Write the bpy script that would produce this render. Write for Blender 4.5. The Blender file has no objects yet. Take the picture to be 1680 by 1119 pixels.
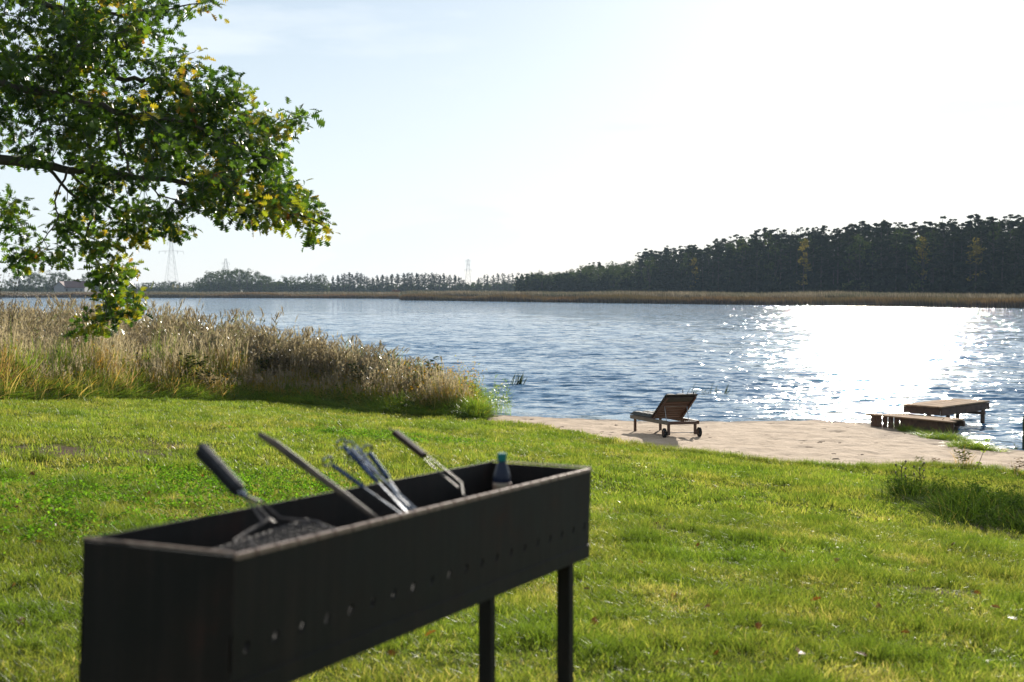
import bpy, math, random
import numpy as np
from mathutils import Vector, Matrix, noise as mnoise
random.seed(7); RNG = np.random.default_rng(7)
S = bpy.context.scene
C = S.collection

# ------------------------------------------------------------------ camera, world, sun, exposure
EY = 1.25                       # eye height above the grass under the camera
FPX = 2333.3                    # 50 mm lens expressed in pixels of the 1680 px wide photograph
TH = math.atan(87.5 / FPX)      # downward pitch
cam_d = bpy.data.cameras.new('camera'); cam = bpy.data.objects.new('camera', cam_d); C.objects.link(cam)
cam.location = (0, 0, EY); cam.rotation_euler = (math.pi / 2 - TH, 0, 0)
cam_d.lens = 50; cam_d.sensor_width = 36; cam_d.clip_start = 0.05; cam_d.clip_end = 9000
cam_d.dof.use_dof = True; cam_d.dof.focus_distance = 24; cam_d.dof.aperture_fstop = 4.8
S.camera = cam

SUN_EL, SUN_AZ = math.radians(17), math.radians(14.7)      # azimuth: clockwise from straight ahead (+Y)
sund = Vector((math.sin(SUN_AZ) * math.cos(SUN_EL), math.cos(SUN_AZ) * math.cos(SUN_EL), math.sin(SUN_EL)))
sl = bpy.data.lights.new('sun', 'SUN'); sun = bpy.data.objects.new('sun', sl); C.objects.link(sun)
sl.energy = 5.0; sl.angle = math.radians(0.5); sl.color = (1.0, 0.93, 0.82)
sun.rotation_euler = (-sund).to_track_quat('-Z', 'Y').to_euler()
sun.location = (20, 60, 40)

W = bpy.data.worlds.new('World'); S.world = W; W.use_nodes = True
wn, wl = W.node_tree.nodes, W.node_tree.links
for n in list(wn): wn.remove(n)
wo = wn.new('ShaderNodeOutputWorld'); bg = wn.new('ShaderNodeBackground')
sky = wn.new('ShaderNodeTexSky'); sky.sky_type = 'NISHITA'; sky.sun_disc = False
sky.sun_elevation = SUN_EL; sky.sun_rotation = SUN_AZ
sky.air_density = 1.0; sky.dust_density = 0.35; sky.ozone_density = 3.0
bg.inputs['Strength'].default_value = 0.05
# thin high cloud: whitens the sky in soft wind-drawn streaks
tc = wn.new('ShaderNodeTexCoord'); mp = wn.new('ShaderNodeMapping'); mp.inputs['Scale'].default_value = (1.6, 1.6, 9.0)
mp.inputs['Rotation'].default_value = (0.0, 0.12, 0.3)
nz = wn.new('ShaderNodeTexNoise'); nz.inputs['Scale'].default_value = 1.6; nz.inputs['Detail'].default_value = 6; nz.inputs['Roughness'].default_value = 0.55
cr = wn.new('ShaderNodeValToRGB'); cr.color_ramp.elements[0].position = 0.40; cr.color_ramp.elements[1].position = 0.62
mx = wn.new('ShaderNodeMix'); mx.data_type = 'RGBA'; mx.inputs['B'].default_value = (9.6, 10.5, 11.3, 1)
ml = wn.new('ShaderNodeMath'); ml.operation = 'MULTIPLY'; ml.inputs[1].default_value = 0.85
wl.new(tc.outputs['Generated'], mp.inputs['Vector']); wl.new(mp.outputs[0], nz.inputs['Vector']); wl.new(nz.outputs['Fac'], cr.inputs['Fac'])
# pale haze low over the horizon, all the way round
sxyz = wn.new('ShaderNodeSeparateXYZ'); wl.new(tc.outputs['Generated'], sxyz.inputs[0])
hz_ = wn.new('ShaderNodeMapRange'); hz_.interpolation_type = 'SMOOTHSTEP'; hz_.inputs['From Min'].default_value = 0.0; hz_.inputs['From Max'].default_value = 0.33; hz_.inputs['To Min'].default_value = 0.78; hz_.inputs['To Max'].default_value = 0.24
wl.new(sxyz.outputs['Z'], hz_.inputs['Value'])
wl.new(cr.outputs['Color'], ml.inputs[0]); mxx = wn.new('ShaderNodeMath'); mxx.operation = 'MAXIMUM'; wl.new(ml.outputs[0], mxx.inputs[0]); wl.new(hz_.outputs[0], mxx.inputs[1]); wl.new(mxx.outputs[0], mx.inputs['Factor'])
wl.new(sky.outputs[0], mx.inputs['A']); wl.new(mx.outputs['Result'], bg.inputs['Color']); wl.new(bg.outputs[0], wo.inputs['Surface'])

S.view_settings.view_transform = 'Standard'; S.view_settings.look = 'None'; S.view_settings.gamma = 1
S.view_settings.exposure = 0.95; S.view_settings.use_curve_mapping = False
S.render.engine = 'CYCLES'; S.cycles.use_denoising = True
S.cycles.max_bounces = 5; S.cycles.diffuse_bounces = 2; S.cycles.glossy_bounces = 3; S.cycles.transmission_bounces = 4
S.cycles.transparent_max_bounces = 8; S.cycles.volume_bounces = 1; S.cycles.caustics_reflective = False; S.cycles.caustics_refractive = False
S.cycles.volume_max_steps = 64; S.cycles.sample_clamp_indirect = 6

# ------------------------------------------------------------------ projection helpers: a pixel of the photo plus a distance is a point in the place
def ray(px, py):
    vx = (px - 840) / FPX; vz = -(py - 559.5) / FPX
    y = math.cos(TH) + math.sin(TH) * vz; z = -math.sin(TH) + math.cos(TH) * vz
    return np.array([vx / y, 1.0, z / y])
def pt(px, py, d):
    r = ray(px, py) * d; r[2] += EY
    return r

# ------------------------------------------------------------------ mesh builder
class MB:
    def __init__(s): s.v = []; s.f = []; s.t = []
    def add(s, vs, fs, tint=0.5):
        b = len(s.v); s.v += [tuple(p) for p in vs]; s.f += [tuple(b + i for i in q) for q in fs]; s.t += [tint] * len(vs)
    def box(s, c, size, ax=None, tint=0.5):
        c = np.array(c, float); h = np.array(size, float) / 2
        A = np.eye(3) if ax is None else np.array(ax, float)
        vs = [c + A[0] * h[0] * i + A[1] * h[1] * j + A[2] * h[2] * k for i in (-1, 1) for j in (-1, 1) for k in (-1, 1)]
        s.add(vs, [(0, 1, 3, 2), (4, 6, 7, 5), (0, 4, 5, 1), (2, 3, 7, 6), (0, 2, 6, 4), (1, 5, 7, 3)], tint)
    def tube(s, pts, r, n=6, tint=0.5, cap=True):
        pts = [np.array(p, float) for p in pts]; m = len(pts)
        rr = r if hasattr(r, '__len__') else [r] * m
        vs = []; prev = None
        for i in range(m):
            t = pts[min(i + 1, m - 1)] - pts[max(i - 1, 0)]; t = t / (np.linalg.norm(t) + 1e-9)
            if prev is None:
                a = np.array([0, 0, 1.0]) if abs(t[2]) < .9 else np.array([1.0, 0, 0])
                u = np.cross(t, a)
            else: u = prev - t * prev.dot(t)
            u /= np.linalg.norm(u) + 1e-9; prev = u; w = np.cross(t, u)
            for k in range(n):
                a = 2 * math.pi * k / n; vs.append(pts[i] + (u * math.cos(a) + w * math.sin(a)) * rr[i])
        fs = [(i * n + k, i * n + (k + 1) % n, (i + 1) * n + (k + 1) % n, (i + 1) * n + k) for i in range(m - 1) for k in range(n)]
        if cap: fs += [tuple(range(n - 1, -1, -1)), tuple((m - 1) * n + k for k in range(n))]
        s.add(vs, fs, tint)
    def lathe(s, base, prof, n=16, ax=None, tint=0.5):
        A = np.eye(3) if ax is None else np.array(ax, float); base = np.array(base, float)
        vs = [base + A[0] * (r * math.cos(2 * math.pi * k / n)) + A[1] * (r * math.sin(2 * math.pi * k / n)) + A[2] * z for r, z in prof for k in range(n)]
        m = len(prof)
        fs = [(i * n + k, i * n + (k + 1) % n, (i + 1) * n + (k + 1) % n, (i + 1) * n + k) for i in range(m - 1) for k in range(n)]
        fs += [tuple(range(n - 1, -1, -1)), tuple((m - 1) * n + k for k in range(n))]
        s.add(vs, fs, tint)
    def blade(s, base, top, w, bend, seg=2, tint=0.5, wdir=None):
        """a grass blade: thin tapering strip from base to top, sagging by bend (vector)"""
        base = np.array(base, float); top = np.array(top, float); bend = np.array(bend, float)
        d = top - base
        if wdir is None:
            a = random.uniform(0, math.pi); wdir = np.array([math.cos(a), math.sin(a), 0])
        vs = []
        for i in range(seg):
            t = i / seg; p = base + d * t + bend * t * t; ww = w * (1 - .55 * t) / 2
            vs += [p - wdir * ww, p + wdir * ww]
        vs.append(top + bend)
        fs = [(2 * i, 2 * i + 1, 2 * i + 3, 2 * i + 2) for i in range(seg - 1)] + [(2 * seg - 2, 2 * seg - 1, 2 * seg)]
        s.add(vs, fs, tint)
    def mesh(s, name, mat=None, smooth=False):
        me = bpy.data.meshes.new(name); me.from_pydata(s.v, [], s.f)
        if smooth: me.polygons.foreach_set('use_smooth', [True] * len(me.polygons))
        a = me.attributes.new('tint', 'FLOAT', 'POINT'); a.data.foreach_set('value', s.t)
        if mat: me.materials.append(mat)
        me.update(); return me
    def build(s, name, mat=None, parent=None, smooth=False, bevel=0, origin=None):
        if origin is not None:
            o0 = np.array(origin); s.v = [tuple(np.array(p) - o0) for p in s.v]
        o = bpy.data.objects.new(name, s.mesh(name, mat, smooth)); C.objects.link(o)
        if origin is not None: o.location = origin
        if parent: o.parent = parent
        if bevel:
            b = o.modifiers.new('bevel', 'BEVEL'); b.width = bevel; b.segments = 2; b.limit_method = 'ANGLE'
        return o

def np_mesh(name, V, F, mat, attrs=None, smooth=False, loops=4):
    """mesh from numpy arrays, all faces with the same number of corners"""
    me = bpy.data.meshes.new(name); V = np.asarray(V, np.float32); F = np.asarray(F, np.int32)
    me.vertices.add(len(V)); me.vertices.foreach_set('co', V.ravel())
    me.loops.add(F.size); me.loops.foreach_set('vertex_index', F.ravel())
    me.polygons.add(len(F)); me.polygons.foreach_set('loop_start', np.arange(0, F.size, F.shape[1], dtype=np.int32))
    me.polygons.foreach_set('loop_total', np.full(len(F), F.shape[1], np.int32))
    if smooth: me.polygons.foreach_set('use_smooth', np.ones(len(F), bool))
    for k, a in (attrs or {}).items():
        at = me.attributes.new(k, 'FLOAT', 'POINT'); at.data.foreach_set('value', np.asarray(a, np.float32))
    if mat: me.materials.append(mat)
    me.update(calc_edges=True); return me
def link(name, me, parent=None, loc=None):
    o = bpy.data.objects.new(name, me); C.objects.link(o)
    if parent: o.parent = parent
    if loc is not None: o.location = loc
    return o
def tag(o, label=None, cat=None, group=None, kind=None):
    if label: o['label'] = label
    if cat: o['category'] = cat
    if group: o['group'] = group
    if kind: o['kind'] = kind
    return o
def empty(name, loc, label=None, cat=None, group=None, rz=0):
    o = bpy.data.objects.new(name, None); C.objects.link(o); o.location = loc; o.rotation_euler = (0, 0, rz); o.empty_display_size = .2
    return tag(o, label, cat, group)
def copy_tree(o, parent=None):
    c = o.copy(); C.objects.link(c); c.parent = parent
    for ch in list(o.children): copy_tree(ch, c)
    return c

# ------------------------------------------------------------------ materials
def nodemat(name):
    m = bpy.data.materials.new(name); m.use_nodes = True
    n, l = m.node_tree.nodes, m.node_tree.links
    return m, n, l, n['Principled BSDF'], n['Material Output']
def ramp(n, stops):
    r = n.new('ShaderNodeValToRGB'); e = r.color_ramp.elements
    while len(e) < len(stops): e.new(0.5)
    for i, (p, c) in enumerate(stops): e[i].position = p; e[i].color = (*c, 1)
    return r
def noise_node(n, l, scale, detail=4, vec=None, rough=0.55, dist=0.0):
    t = n.new('ShaderNodeTexNoise'); t.inputs['Scale'].default_value = scale; t.inputs['Detail'].default_value = detail
    t.inputs['Roughness'].default_value = rough; t.inputs['Distortion'].default_value = dist
    if vec is not None: l.new(vec, t.inputs['Vector'])
    return t
def mat_simple(name, c1, c2=None, scale=8, rough=.6, metal=0, bump=0, bscale=40, spec=.5, stretch=None, obj=True):
    m, n, l, b, o = nodemat(name)
    tcn = n.new('ShaderNodeTexCoord'); vec = tcn.outputs['Object']
    if stretch:
        mpn = n.new('ShaderNodeMapping'); mpn.inputs['Scale'].default_value = stretch; l.new(vec, mpn.inputs['Vector']); vec = mpn.outputs[0]
    b.inputs['Roughness'].default_value = rough; b.inputs['Metallic'].default_value = metal; b.inputs['Specular IOR Level'].default_value = spec
    t = noise_node(n, l, scale, 6, vec); c2 = c2 or tuple(x * .7 for x in c1)
    r = ramp(n, [(.35, c2), (.65, c1)]); l.new(t.outputs['Fac'], r.inputs['Fac']); l.new(r.outputs[0], b.inputs['Base Color'])
    if bump:
        t2 = noise_node(n, l, bscale, 5, vec); bp = n.new('ShaderNodeBump'); bp.inputs['Strength'].default_value = bump; bp.inputs['Distance'].default_value = .01
        l.new(t2.outputs['Fac'], bp.inputs['Height']); l.new(bp.outputs[0], b.inputs['Normal'])
    return m
def foliage(name, stops, trans=.45, rough=.42, spec=.35, patch=None, pscale=.6, gain=1.35, bg_=.6):
    """leaf material: colour from the per-blade tint, optional slow change over the ground, light passing through"""
    m, n, l, b, o = nodemat(name)
    at = n.new('ShaderNodeAttribute'); at.attribute_name = 'tint'; r = ramp(n, stops); l.new(at.outputs['Fac'], r.inputs['Fac'])
    col = r.outputs[0]
    if patch:
        g = n.new('ShaderNodeNewGeometry'); t = noise_node(n, l, pscale, 4, g.outputs['Position'], .6)
        rr = ramp(n, [(.40, (0, 0, 0)), (.62, (1, 1, 1))]); l.new(t.outputs['Fac'], rr.inputs['Fac'])
        r2 = ramp(n, patch); l.new(at.outputs['Fac'], r2.inputs['Fac'])
        mxn = n.new('ShaderNodeMix'); mxn.data_type = 'RGBA'; l.new(rr.outputs[0], mxn.inputs['Factor']); l.new(col, mxn.inputs['A']); l.new(r2.outputs[0], mxn.inputs['B'])
        col = mxn.outputs['Result']
    l.new(col, b.inputs['Base Color']); b.inputs['Roughness'].default_value = rough; b.inputs['Specular IOR Level'].default_value = spec
    tr = n.new('ShaderNodeBsdfTranslucent'); gm = n.new('ShaderNodeMix'); gm.data_type = 'RGBA'; gm.blend_type = 'MULTIPLY'; gm.inputs['Factor'].default_value = 1
    l.new(col, gm.inputs['A']); gm.inputs['B'].default_value = (gain * 1.1, gain * 1.1, gain * bg_, 1); l.new(gm.outputs['Result'], tr.inputs['Color'])
    ms = n.new('ShaderNodeMixShader'); ms.inputs[0].default_value = trans
    l.new(b.outputs[0], ms.inputs[1]); l.new(tr.outputs[0], ms.inputs[2]); l.new(ms.outputs[0], o.inputs['Surface'])
    return m

# ------------------------------------------------------------------ the ground: a lawn sloping to a lake
WZ = EY - 3.12                                   # water level
SHORE = np.array([(-140, 150), (-70, 98), (-40, 80), (-24, 66), (-17, 58), (-13, 53), (-9, 47), (-6.5, 43), (-4, 39), (-2, 36.6), (-.15, 34.6),
                  (3.1, 33.1), (5, 33.0), (7.15, 33.4), (8.36, 32.5), (8.8, 31.2), (9.05, 29.1), (9.8, 27.2), (12, 25), (18, 21), (30, 14), (50, 5), (90, -8)], float)
def shore_sd(x, y):
    x = np.asarray(x, float); y = np.asarray(y, float); best = np.full(x.shape, 1e9)
    for a, b in zip(SHORE[:-1], SHORE[1:]):
        d = b - a; t = np.clip(((x - a[0]) * d[0] + (y - a[1]) * d[1]) / (d @ d), 0, 1)
        best = np.minimum(best, np.hypot(x - a[0] - t * d[0], y - a[1] - t * d[1]))
    return np.where(y < np.interp(x, SHORE[:, 0], SHORE[:, 1]), best, -best)
_rp = [(RNG.uniform(0, 6.28), RNG.uniform(0, 6.28), RNG.uniform(.7, 1.3)) for _ in range(24)]
def bumps(x, y, lam):
    r = 0
    for i, (a, p, k) in enumerate(_rp[:10]): r = r + np.sin((x * math.cos(a) + y * math.sin(a)) * 6.283 / lam * k + p)
    return r / 3.2
def G(x, y):
    x = np.asarray(x, float); y = np.asarray(y, float)
    t = np.clip(y / 18, 0, 1); t = t * t * (3 - 2 * t)
    zl = -.058 * y - .0636 * x * (.25 + .75 * t) + .012 * bumps(x, y, 2.2) + .03 * bumps(x, y, 7)
    sd = shore_sd(x, y)
    sp = np.maximum(sd, 0)
    beach = WZ + np.where(sd > 0, .022 * sp + .05 * (1 - np.exp(-sp / .5)), np.maximum(.12 * sd, -1.6)) + np.where(sd > .3, .008 * bumps(x, y, .9), 0)
    bank = WZ + np.where(sd > 0, .04 + .11 * sp, .04 + np.maximum(.12 * sd, -1.6))
    k = .10; h = np.clip(.5 + .5 * (zl - beach) / k, 0, 1); z = beach * (1 - h) + zl * h + k * h * (1 - h)
    z = np.where(sd > 0, z, beach)
    h = np.clip(.5 + .5 * (bank - z) / k, 0, 1); return bank * (1 - h) + z * h - k * h * (1 - h)
def g1(x, y): return float(G(np.array([x]), np.array([y]))[0])
def ground_at(px, py, dmin=4, dmax=90):
    r = ray(px, py); ds = np.arange(dmin, dmax, .02)
    below = (EY + r[2] * ds) <= G(r[0] * ds, ds)
    i = int(np.argmax(below)) if below.any() else len(ds) - 1
    return np.array([r[0] * ds[i], ds[i], g1(r[0] * ds[i], ds[i])])
EDGE_PX = [(-300, 662), (-100, 659), (0, 657), (200, 655), (400, 658), (520, 665), (640, 680), (760, 686), (800, 690), (870, 697), (960, 712), (1040, 730), (1100, 740),
           (1200, 750), (1290, 762), (1400, 768), (1500, 765), (1600, 768), (1680, 778), (1900, 800)]
EDGE = np.array([ground_at(*p)[:2] for p in EDGE_PX]); EDGE = EDGE[np.argsort(EDGE[:, 0])]
print('EDGE', np.round(EDGE, 2).tolist())
def edge_y(x): return np.interp(x, EDGE[:, 0], EDGE[:, 1])
BARE = [(ground_at(1078, 868), .62, .22), (ground_at(150, 742), 1.3, .35), (ground_at(262, 731), .9, .22), (ground_at(1170, 925), .3, .12), (ground_at(1540, 970), .35, .12),
        (ground_at(20, 745), .9, .3), (ground_at(1655, 872), .75, .75)]
def bare_mask(x, y):
    m = np.zeros(np.shape(x))
    for p, a, b in BARE: m = np.maximum(m, np.clip(1.5 - 1.5 * (((x - p[0]) / a) ** 2 + ((y - p[1]) / (b * 2.2)) ** 2) + .5 * bumps(x, y, .35), 0, 1))
    return m
def axis(segs):
    out = [segs[0][0]]
    for a, b, st in segs:
        n = max(1, int(round((b - a) / st))); out += list(np.linspace(a, b, n + 1)[1:])
    return np.array(out)
xs = axis([(-220, -60, 12), (-60, -24, 2), (-24, -12, .5), (-12, 13, .11), (13, 24, .6), (24, 60, 3), (60, 220, 12)])
ys = axis([(-120, -20, 8), (-20, 3, 1), (3, 14, .22), (14, 22, .16), (22, 36, .1), (36, 50, .5), (50, 100, 2), (100, 170, 8)])
X, Y = np.meshgrid(xs, ys); Z = G(X, Y)
# trodden dry sand: shallow dimples
dim = np.zeros(X.shape)
for k, lam in enumerate((.55, .34, .8)): dim += np.abs(bumps(X + 3.1 * k, Y - 1.7 * k, lam)) ** 1.5 * (.009, .006, .008)[k]
sdg = shore_sd(X, Y); onsand = (Y > edge_y(X) + .1) & (sdg > .25)
Z = np.where(onsand, Z - dim + .02, Z)
ny, nx = X.shape; V = np.stack([X, Y, Z], -1).reshape(-1, 3)
idx = np.arange(nx * ny).reshape(ny, nx)
F = np.stack([idx[:-1, :-1], idx[:-1, 1:], idx[1:, 1:], idx[1:, :-1]], -1).reshape(-1, 4)
fc = V[F].mean(1); jit = .10 * bumps(fc[:, 0], fc[:, 1], .45) + .16 * bumps(fc[:, 0], fc[:, 1], 1.3)
isl = fc[:, 1] < edge_y(fc[:, 0]) + jit
ismarsh = ~isl & (fc[:, 0] < -.5 + jit)
bm_ = bare_mask(V[:, 0], V[:, 1])

def soil_mat(name, grassy):
    m, n, l, b, o = nodemat(name); g = n.new('ShaderNodeNewGeometry')
    t = noise_node(n, l, 9, 6, g.outputs['Position'], .7)
    if grassy:
        r = ramp(n, [(.3, (.035, .045, .010)), (.5, (.075, .095, .018)), (.7, (.11, .10, .04))])
        at = n.new('ShaderNodeAttribute'); at.attribute_name = 'bare'
        l.new(t.outputs['Fac'], r.inputs['Fac']); mxn = n.new('ShaderNodeMix'); mxn.data_type = 'RGBA'
        r3 = ramp(n, [(.3, (.07, .05, .035)), (.7, (.19, .15, .11))]); l.new(t.outputs['Fac'], r3.inputs['Fac'])
        l.new(at.outputs['Fac'], mxn.inputs['Factor']); l.new(r.outputs[0], mxn.inputs['A']); l.new(r3.outputs[0], mxn.inputs['B'])
        l.new(mxn.outputs['Result'], b.inputs['Base Color'])
    else:
        r = ramp(n, [(.3, (.02, .018, .010)), (.7, (.07, .055, .03))]); l.new(t.outputs['Fac'], r.inputs['Fac']); l.new(r.outputs[0], b.inputs['Base Color'])
    b.inputs['Roughness'].default_value = 1.0; b.inputs['Specular IOR Level'].default_value = 0
    bp = n.new('ShaderNodeBump'); bp.inputs['Strength'].default_value = .8; bp.inputs['Distance'].default_value = .03; l.new(t.outputs['Fac'], bp.inputs['Height']); l.new(bp.outputs[0], b.inputs['Normal'])
    return m
def sand_mat():
    m, n, l, b, o = nodemat('pale_sand'); g = n.new('ShaderNodeNewGeometry')
    t = noise_node(n, l, 2.2, 6, g.outputs['Position'], .65); t2 = noise_node(n, l, 90, 4, g.outputs['Position'], .7); t3 = noise_node(n, l, 6.5, 5, g.outputs['Position'], .6)
    r = ramp(n, [(.3, (.37, .275, .19)), (.6, (.52, .40, .29))]); l.new(t.outputs['Fac'], r.inputs['Fac'])
    r2 = ramp(n, [(.3, (.6, .58, .56)), (.5, (1, 1, 1))]); l.new(t2.outputs['Fac'], r2.inputs['Fac'])
    mm = n.new('ShaderNodeMix'); mm.data_type = 'RGBA'; mm.blend_type = 'MULTIPLY'; mm.inputs['Factor'].default_value = 1; l.new(r.outputs[0], mm.inputs['A']); l.new(r2.outputs[0], mm.inputs['B'])
    # sand soaked by the lake is darker and smoother
    sp = n.new('ShaderNodeSeparateXYZ'); l.new(g.outputs['Position'], sp.inputs[0])
    mr = n.new('ShaderNodeMapRange'); mr.inputs['From Min'].default_value = WZ + .03; mr.inputs['From Max'].default_value = WZ + .095; l.new(sp.outputs['Z'], mr.inputs['Value'])
    wet = n.new('ShaderNodeMix'); wet.data_type = 'RGBA'; wet.inputs['A'].default_value = (.13, .10, .075, 1); l.new(mr.outputs[0], wet.inputs['Factor']); l.new(mm.outputs['Result'], wet.inputs['B'])
    l.new(wet.outputs['Result'], b.inputs['Base Color'])
    b.inputs['Roughness'].default_value = .95; b.inputs['Specular IOR Level'].default_value = .04
    bp = n.new('ShaderNodeBump'); bp.inputs['Strength'].default_value = .9; bp.inputs['Distance'].default_value = .035; l.new(t3.outputs['Fac'], bp.inputs['Height'])
    bp2 = n.new('ShaderNodeBump'); bp2.inputs['Strength'].default_value = .5; bp2.inputs['Distance'].default_value = .004; l.new(t2.outputs['Fac'], bp2.inputs['Height']); l.new(bp.outputs[0], bp2.inputs['Normal']); l.new(bp2.outputs[0], b.inputs['Normal'])
    return m
M_LAWN, M_MARSH, M_SAND = soil_mat('turf_soil', True), soil_mat('marsh_soil', False), sand_mat()
for nm, sel, mt in (('lawn_ground', isl, M_LAWN), ('sand_beach', ~isl & ~ismarsh, M_SAND), ('marsh_ground', ismarsh, M_MARSH)):
    Fs = F[sel]; u, inv = np.unique(Fs, return_inverse=True)
    o = link(nm, np_mesh(nm, V[u], inv.reshape(-1, 4), mt, {'bare': bm_[u]}, smooth=True)); tag(o, kind='structure')

# ------------------------------------------------------------------ the lake
def water_mat():
    m, n, l, b, o = nodemat('lake_water'); g = n.new('ShaderNodeNewGeometry')
    b.inputs['Base Color'].default_value = (.030, .135, .25, 1); b.inputs['Roughness'].default_value = .07; b.inputs['IOR'].default_value = 1.333; b.inputs['Specular IOR Level'].default_value = .5
    mp = n.new('ShaderNodeMapping'); mp.inputs['Rotation'].default_value = (0, 0, .12); mp.inputs['Scale'].default_value = (.45, 1.3, 1); l.new(g.outputs['Position'], mp.inputs['Vector'])
    # ripples too fine for the mesh tilt the surface: slope taken straight from noise, stronger along the wind
    acc = g.outputs['Normal']
    for sc_, det, sx, sy in ((2.6, 4, 1.15, 1.30), (.7, 3, .32, .70), (9.0, 2, .60, .80)):
        t = noise_node(n, l, sc_, det, mp.outputs[0], .6); sub = n.new('ShaderNodeVectorMath'); sub.operation = 'SUBTRACT'; sub.inputs[1].default_value = (.5, .5, .5); l.new(t.outputs['Color'], sub.inputs[0])
        mu = n.new('ShaderNodeVectorMath'); mu.operation = 'MULTIPLY'; mu.inputs[1].default_value = (sx, sy, 0); l.new(sub.outputs[0], mu.inputs[0])
        gust = noise_node(n, l, .03 + .05 * sc_ / 9, 3, mp.outputs[0], .55); gr = n.new('ShaderNodeMapRange'); gr.inputs['To Min'].default_value = .7; gr.inputs['To Max'].default_value = 1.25; gr.inputs['From Min'].default_value = .35; gr.inputs['From Max'].default_value = .65; l.new(gust.outputs['Fac'], gr.inputs['Value'])
        ms = n.new('ShaderNodeVectorMath'); ms.operation = 'SCALE'; l.new(mu.outputs[0], ms.inputs[0]); l.new(gr.outputs[0], ms.inputs['Scale'])
        ad = n.new('ShaderNodeVectorMath'); ad.operation = 'ADD'; l.new(acc, ad.inputs[0]); l.new(ms.outputs[0], ad.inputs[1]); acc = ad.outputs[0]
    nn_ = n.new('ShaderNodeVectorMath'); nn_.operation = 'NORMALIZE'; l.new(acc, nn_.inputs[0]); l.new(nn_.outputs[0], b.inputs['Normal'])
    return m
M_WATER = water_mat()
rr = [14.0]
while rr[-1] < 420: rr.append(rr[-1] + .052 * max(1, rr[-1] / 26) ** 1.35)
while rr[-1] < 900: rr.append(rr[-1] * 1.04)
rr = np.array(rr); aa = np.radians(np.concatenate([np.linspace(-60, -25, 30)[:-1], np.linspace(-25, 25, 560), np.linspace(25, 60, 30)[1:]]))
R, A = np.meshgrid(rr, aa, indexing='ij'); wx, wy = R * np.sin(A), R * np.cos(A)
dR = np.gradient(rr)[:, None]
wz = np.zeros(R.shape); K = 64
for k in range(K):
    lam = .17 * (1.7 / .17) ** (k / (K - 1)); th = math.radians(96) + RNG.normal(0, .55); ph = RNG.uniform(0, 6.28)
    slope = .165 * math.sqrt(2 / K) * (1.0 if lam > .5 else .8); amp = slope * lam / 6.283
    fade = np.clip(lam / (2.6 * np.maximum(dR, R * .0016)) - .6, 0, 1)
    s = np.sin((wx * math.cos(th) + wy * math.sin(th)) * 6.283 / lam + ph)
    wz += amp * fade * s
gustv = .75 + .3 * np.clip(bumps(wx, wy * 1.6, 26), -1, 1.2)
wz *= gustv
shal = np.clip(-shore_sd(wx, wy) / 3.0, .12, 1); wz = wz * shal
Vw = np.stack([wx, wy, WZ + wz], -1).reshape(-1, 3)
ii = np.arange(R.size).reshape(R.shape)
Fw = np.stack([ii[:-1, :-1], ii[1:, :-1], ii[1:, 1:], ii[:-1, 1:]], -1).reshape(-1, 4)
o = link('lake_water', np_mesh('lake_water', Vw, Fw[:, ::-1], M_WATER, smooth=True)); tag(o, kind='structure')

# ------------------------------------------------------------------ land beyond the lake
FAR_PX = [(2600, 517), (2100, 511), (1680, 505.5), (1400, 501.5), (1200, 499.5), (1000, 497), (860, 495), (760, 493.5), (670, 492.5)]
FAR = [pt(px, py, 3.12 * FPX / (py - 472))[:2] for px, py in FAR_PX]
FAR = [FAR[0] + np.array([120, -60])] + FAR
FARL = [pt(px, py, 3.12 * FPX / (py - 472))[:2] for px, py in [(700, 490.3), (500, 489.2), (300, 488.6), (100, 488.3), (-100, 488.3), (-400, 488.5)]]
M_FAR = mat_simple('far_field', (.20, .16, .08), (.12, .10, .05), scale=.05, rough=.95)
mb = MB(); line = [p for p in FAR] + FARL
line = [np.array([p[0], p[1]]) for p in line]
Zf = WZ + .02
for a, b in zip(line[:-1], line[1:]):
    def out(p, k): return (p[0] * k, p[1] * k)
    prof = [(1.0, -.3), (1.004, .15), (1.03, .32), (1.15, .5), (2.5, .5), (9, .5)]
    for (k0, z0), (k1, z1) in zip(prof[:-1], prof[1:]):
        a0, b0, a1, b1 = out(a, k0), out(b, k0), out(a, k1), out(b, k1)
        mb.add([(*a0, Zf + z0), (*b0, Zf + z0), (*b1, Zf + z1), (*a1, Zf + z1)], [(0, 1, 2, 3)])
o = mb.build('far_shore', M_FAR); tag(o, kind='structure')

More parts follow.
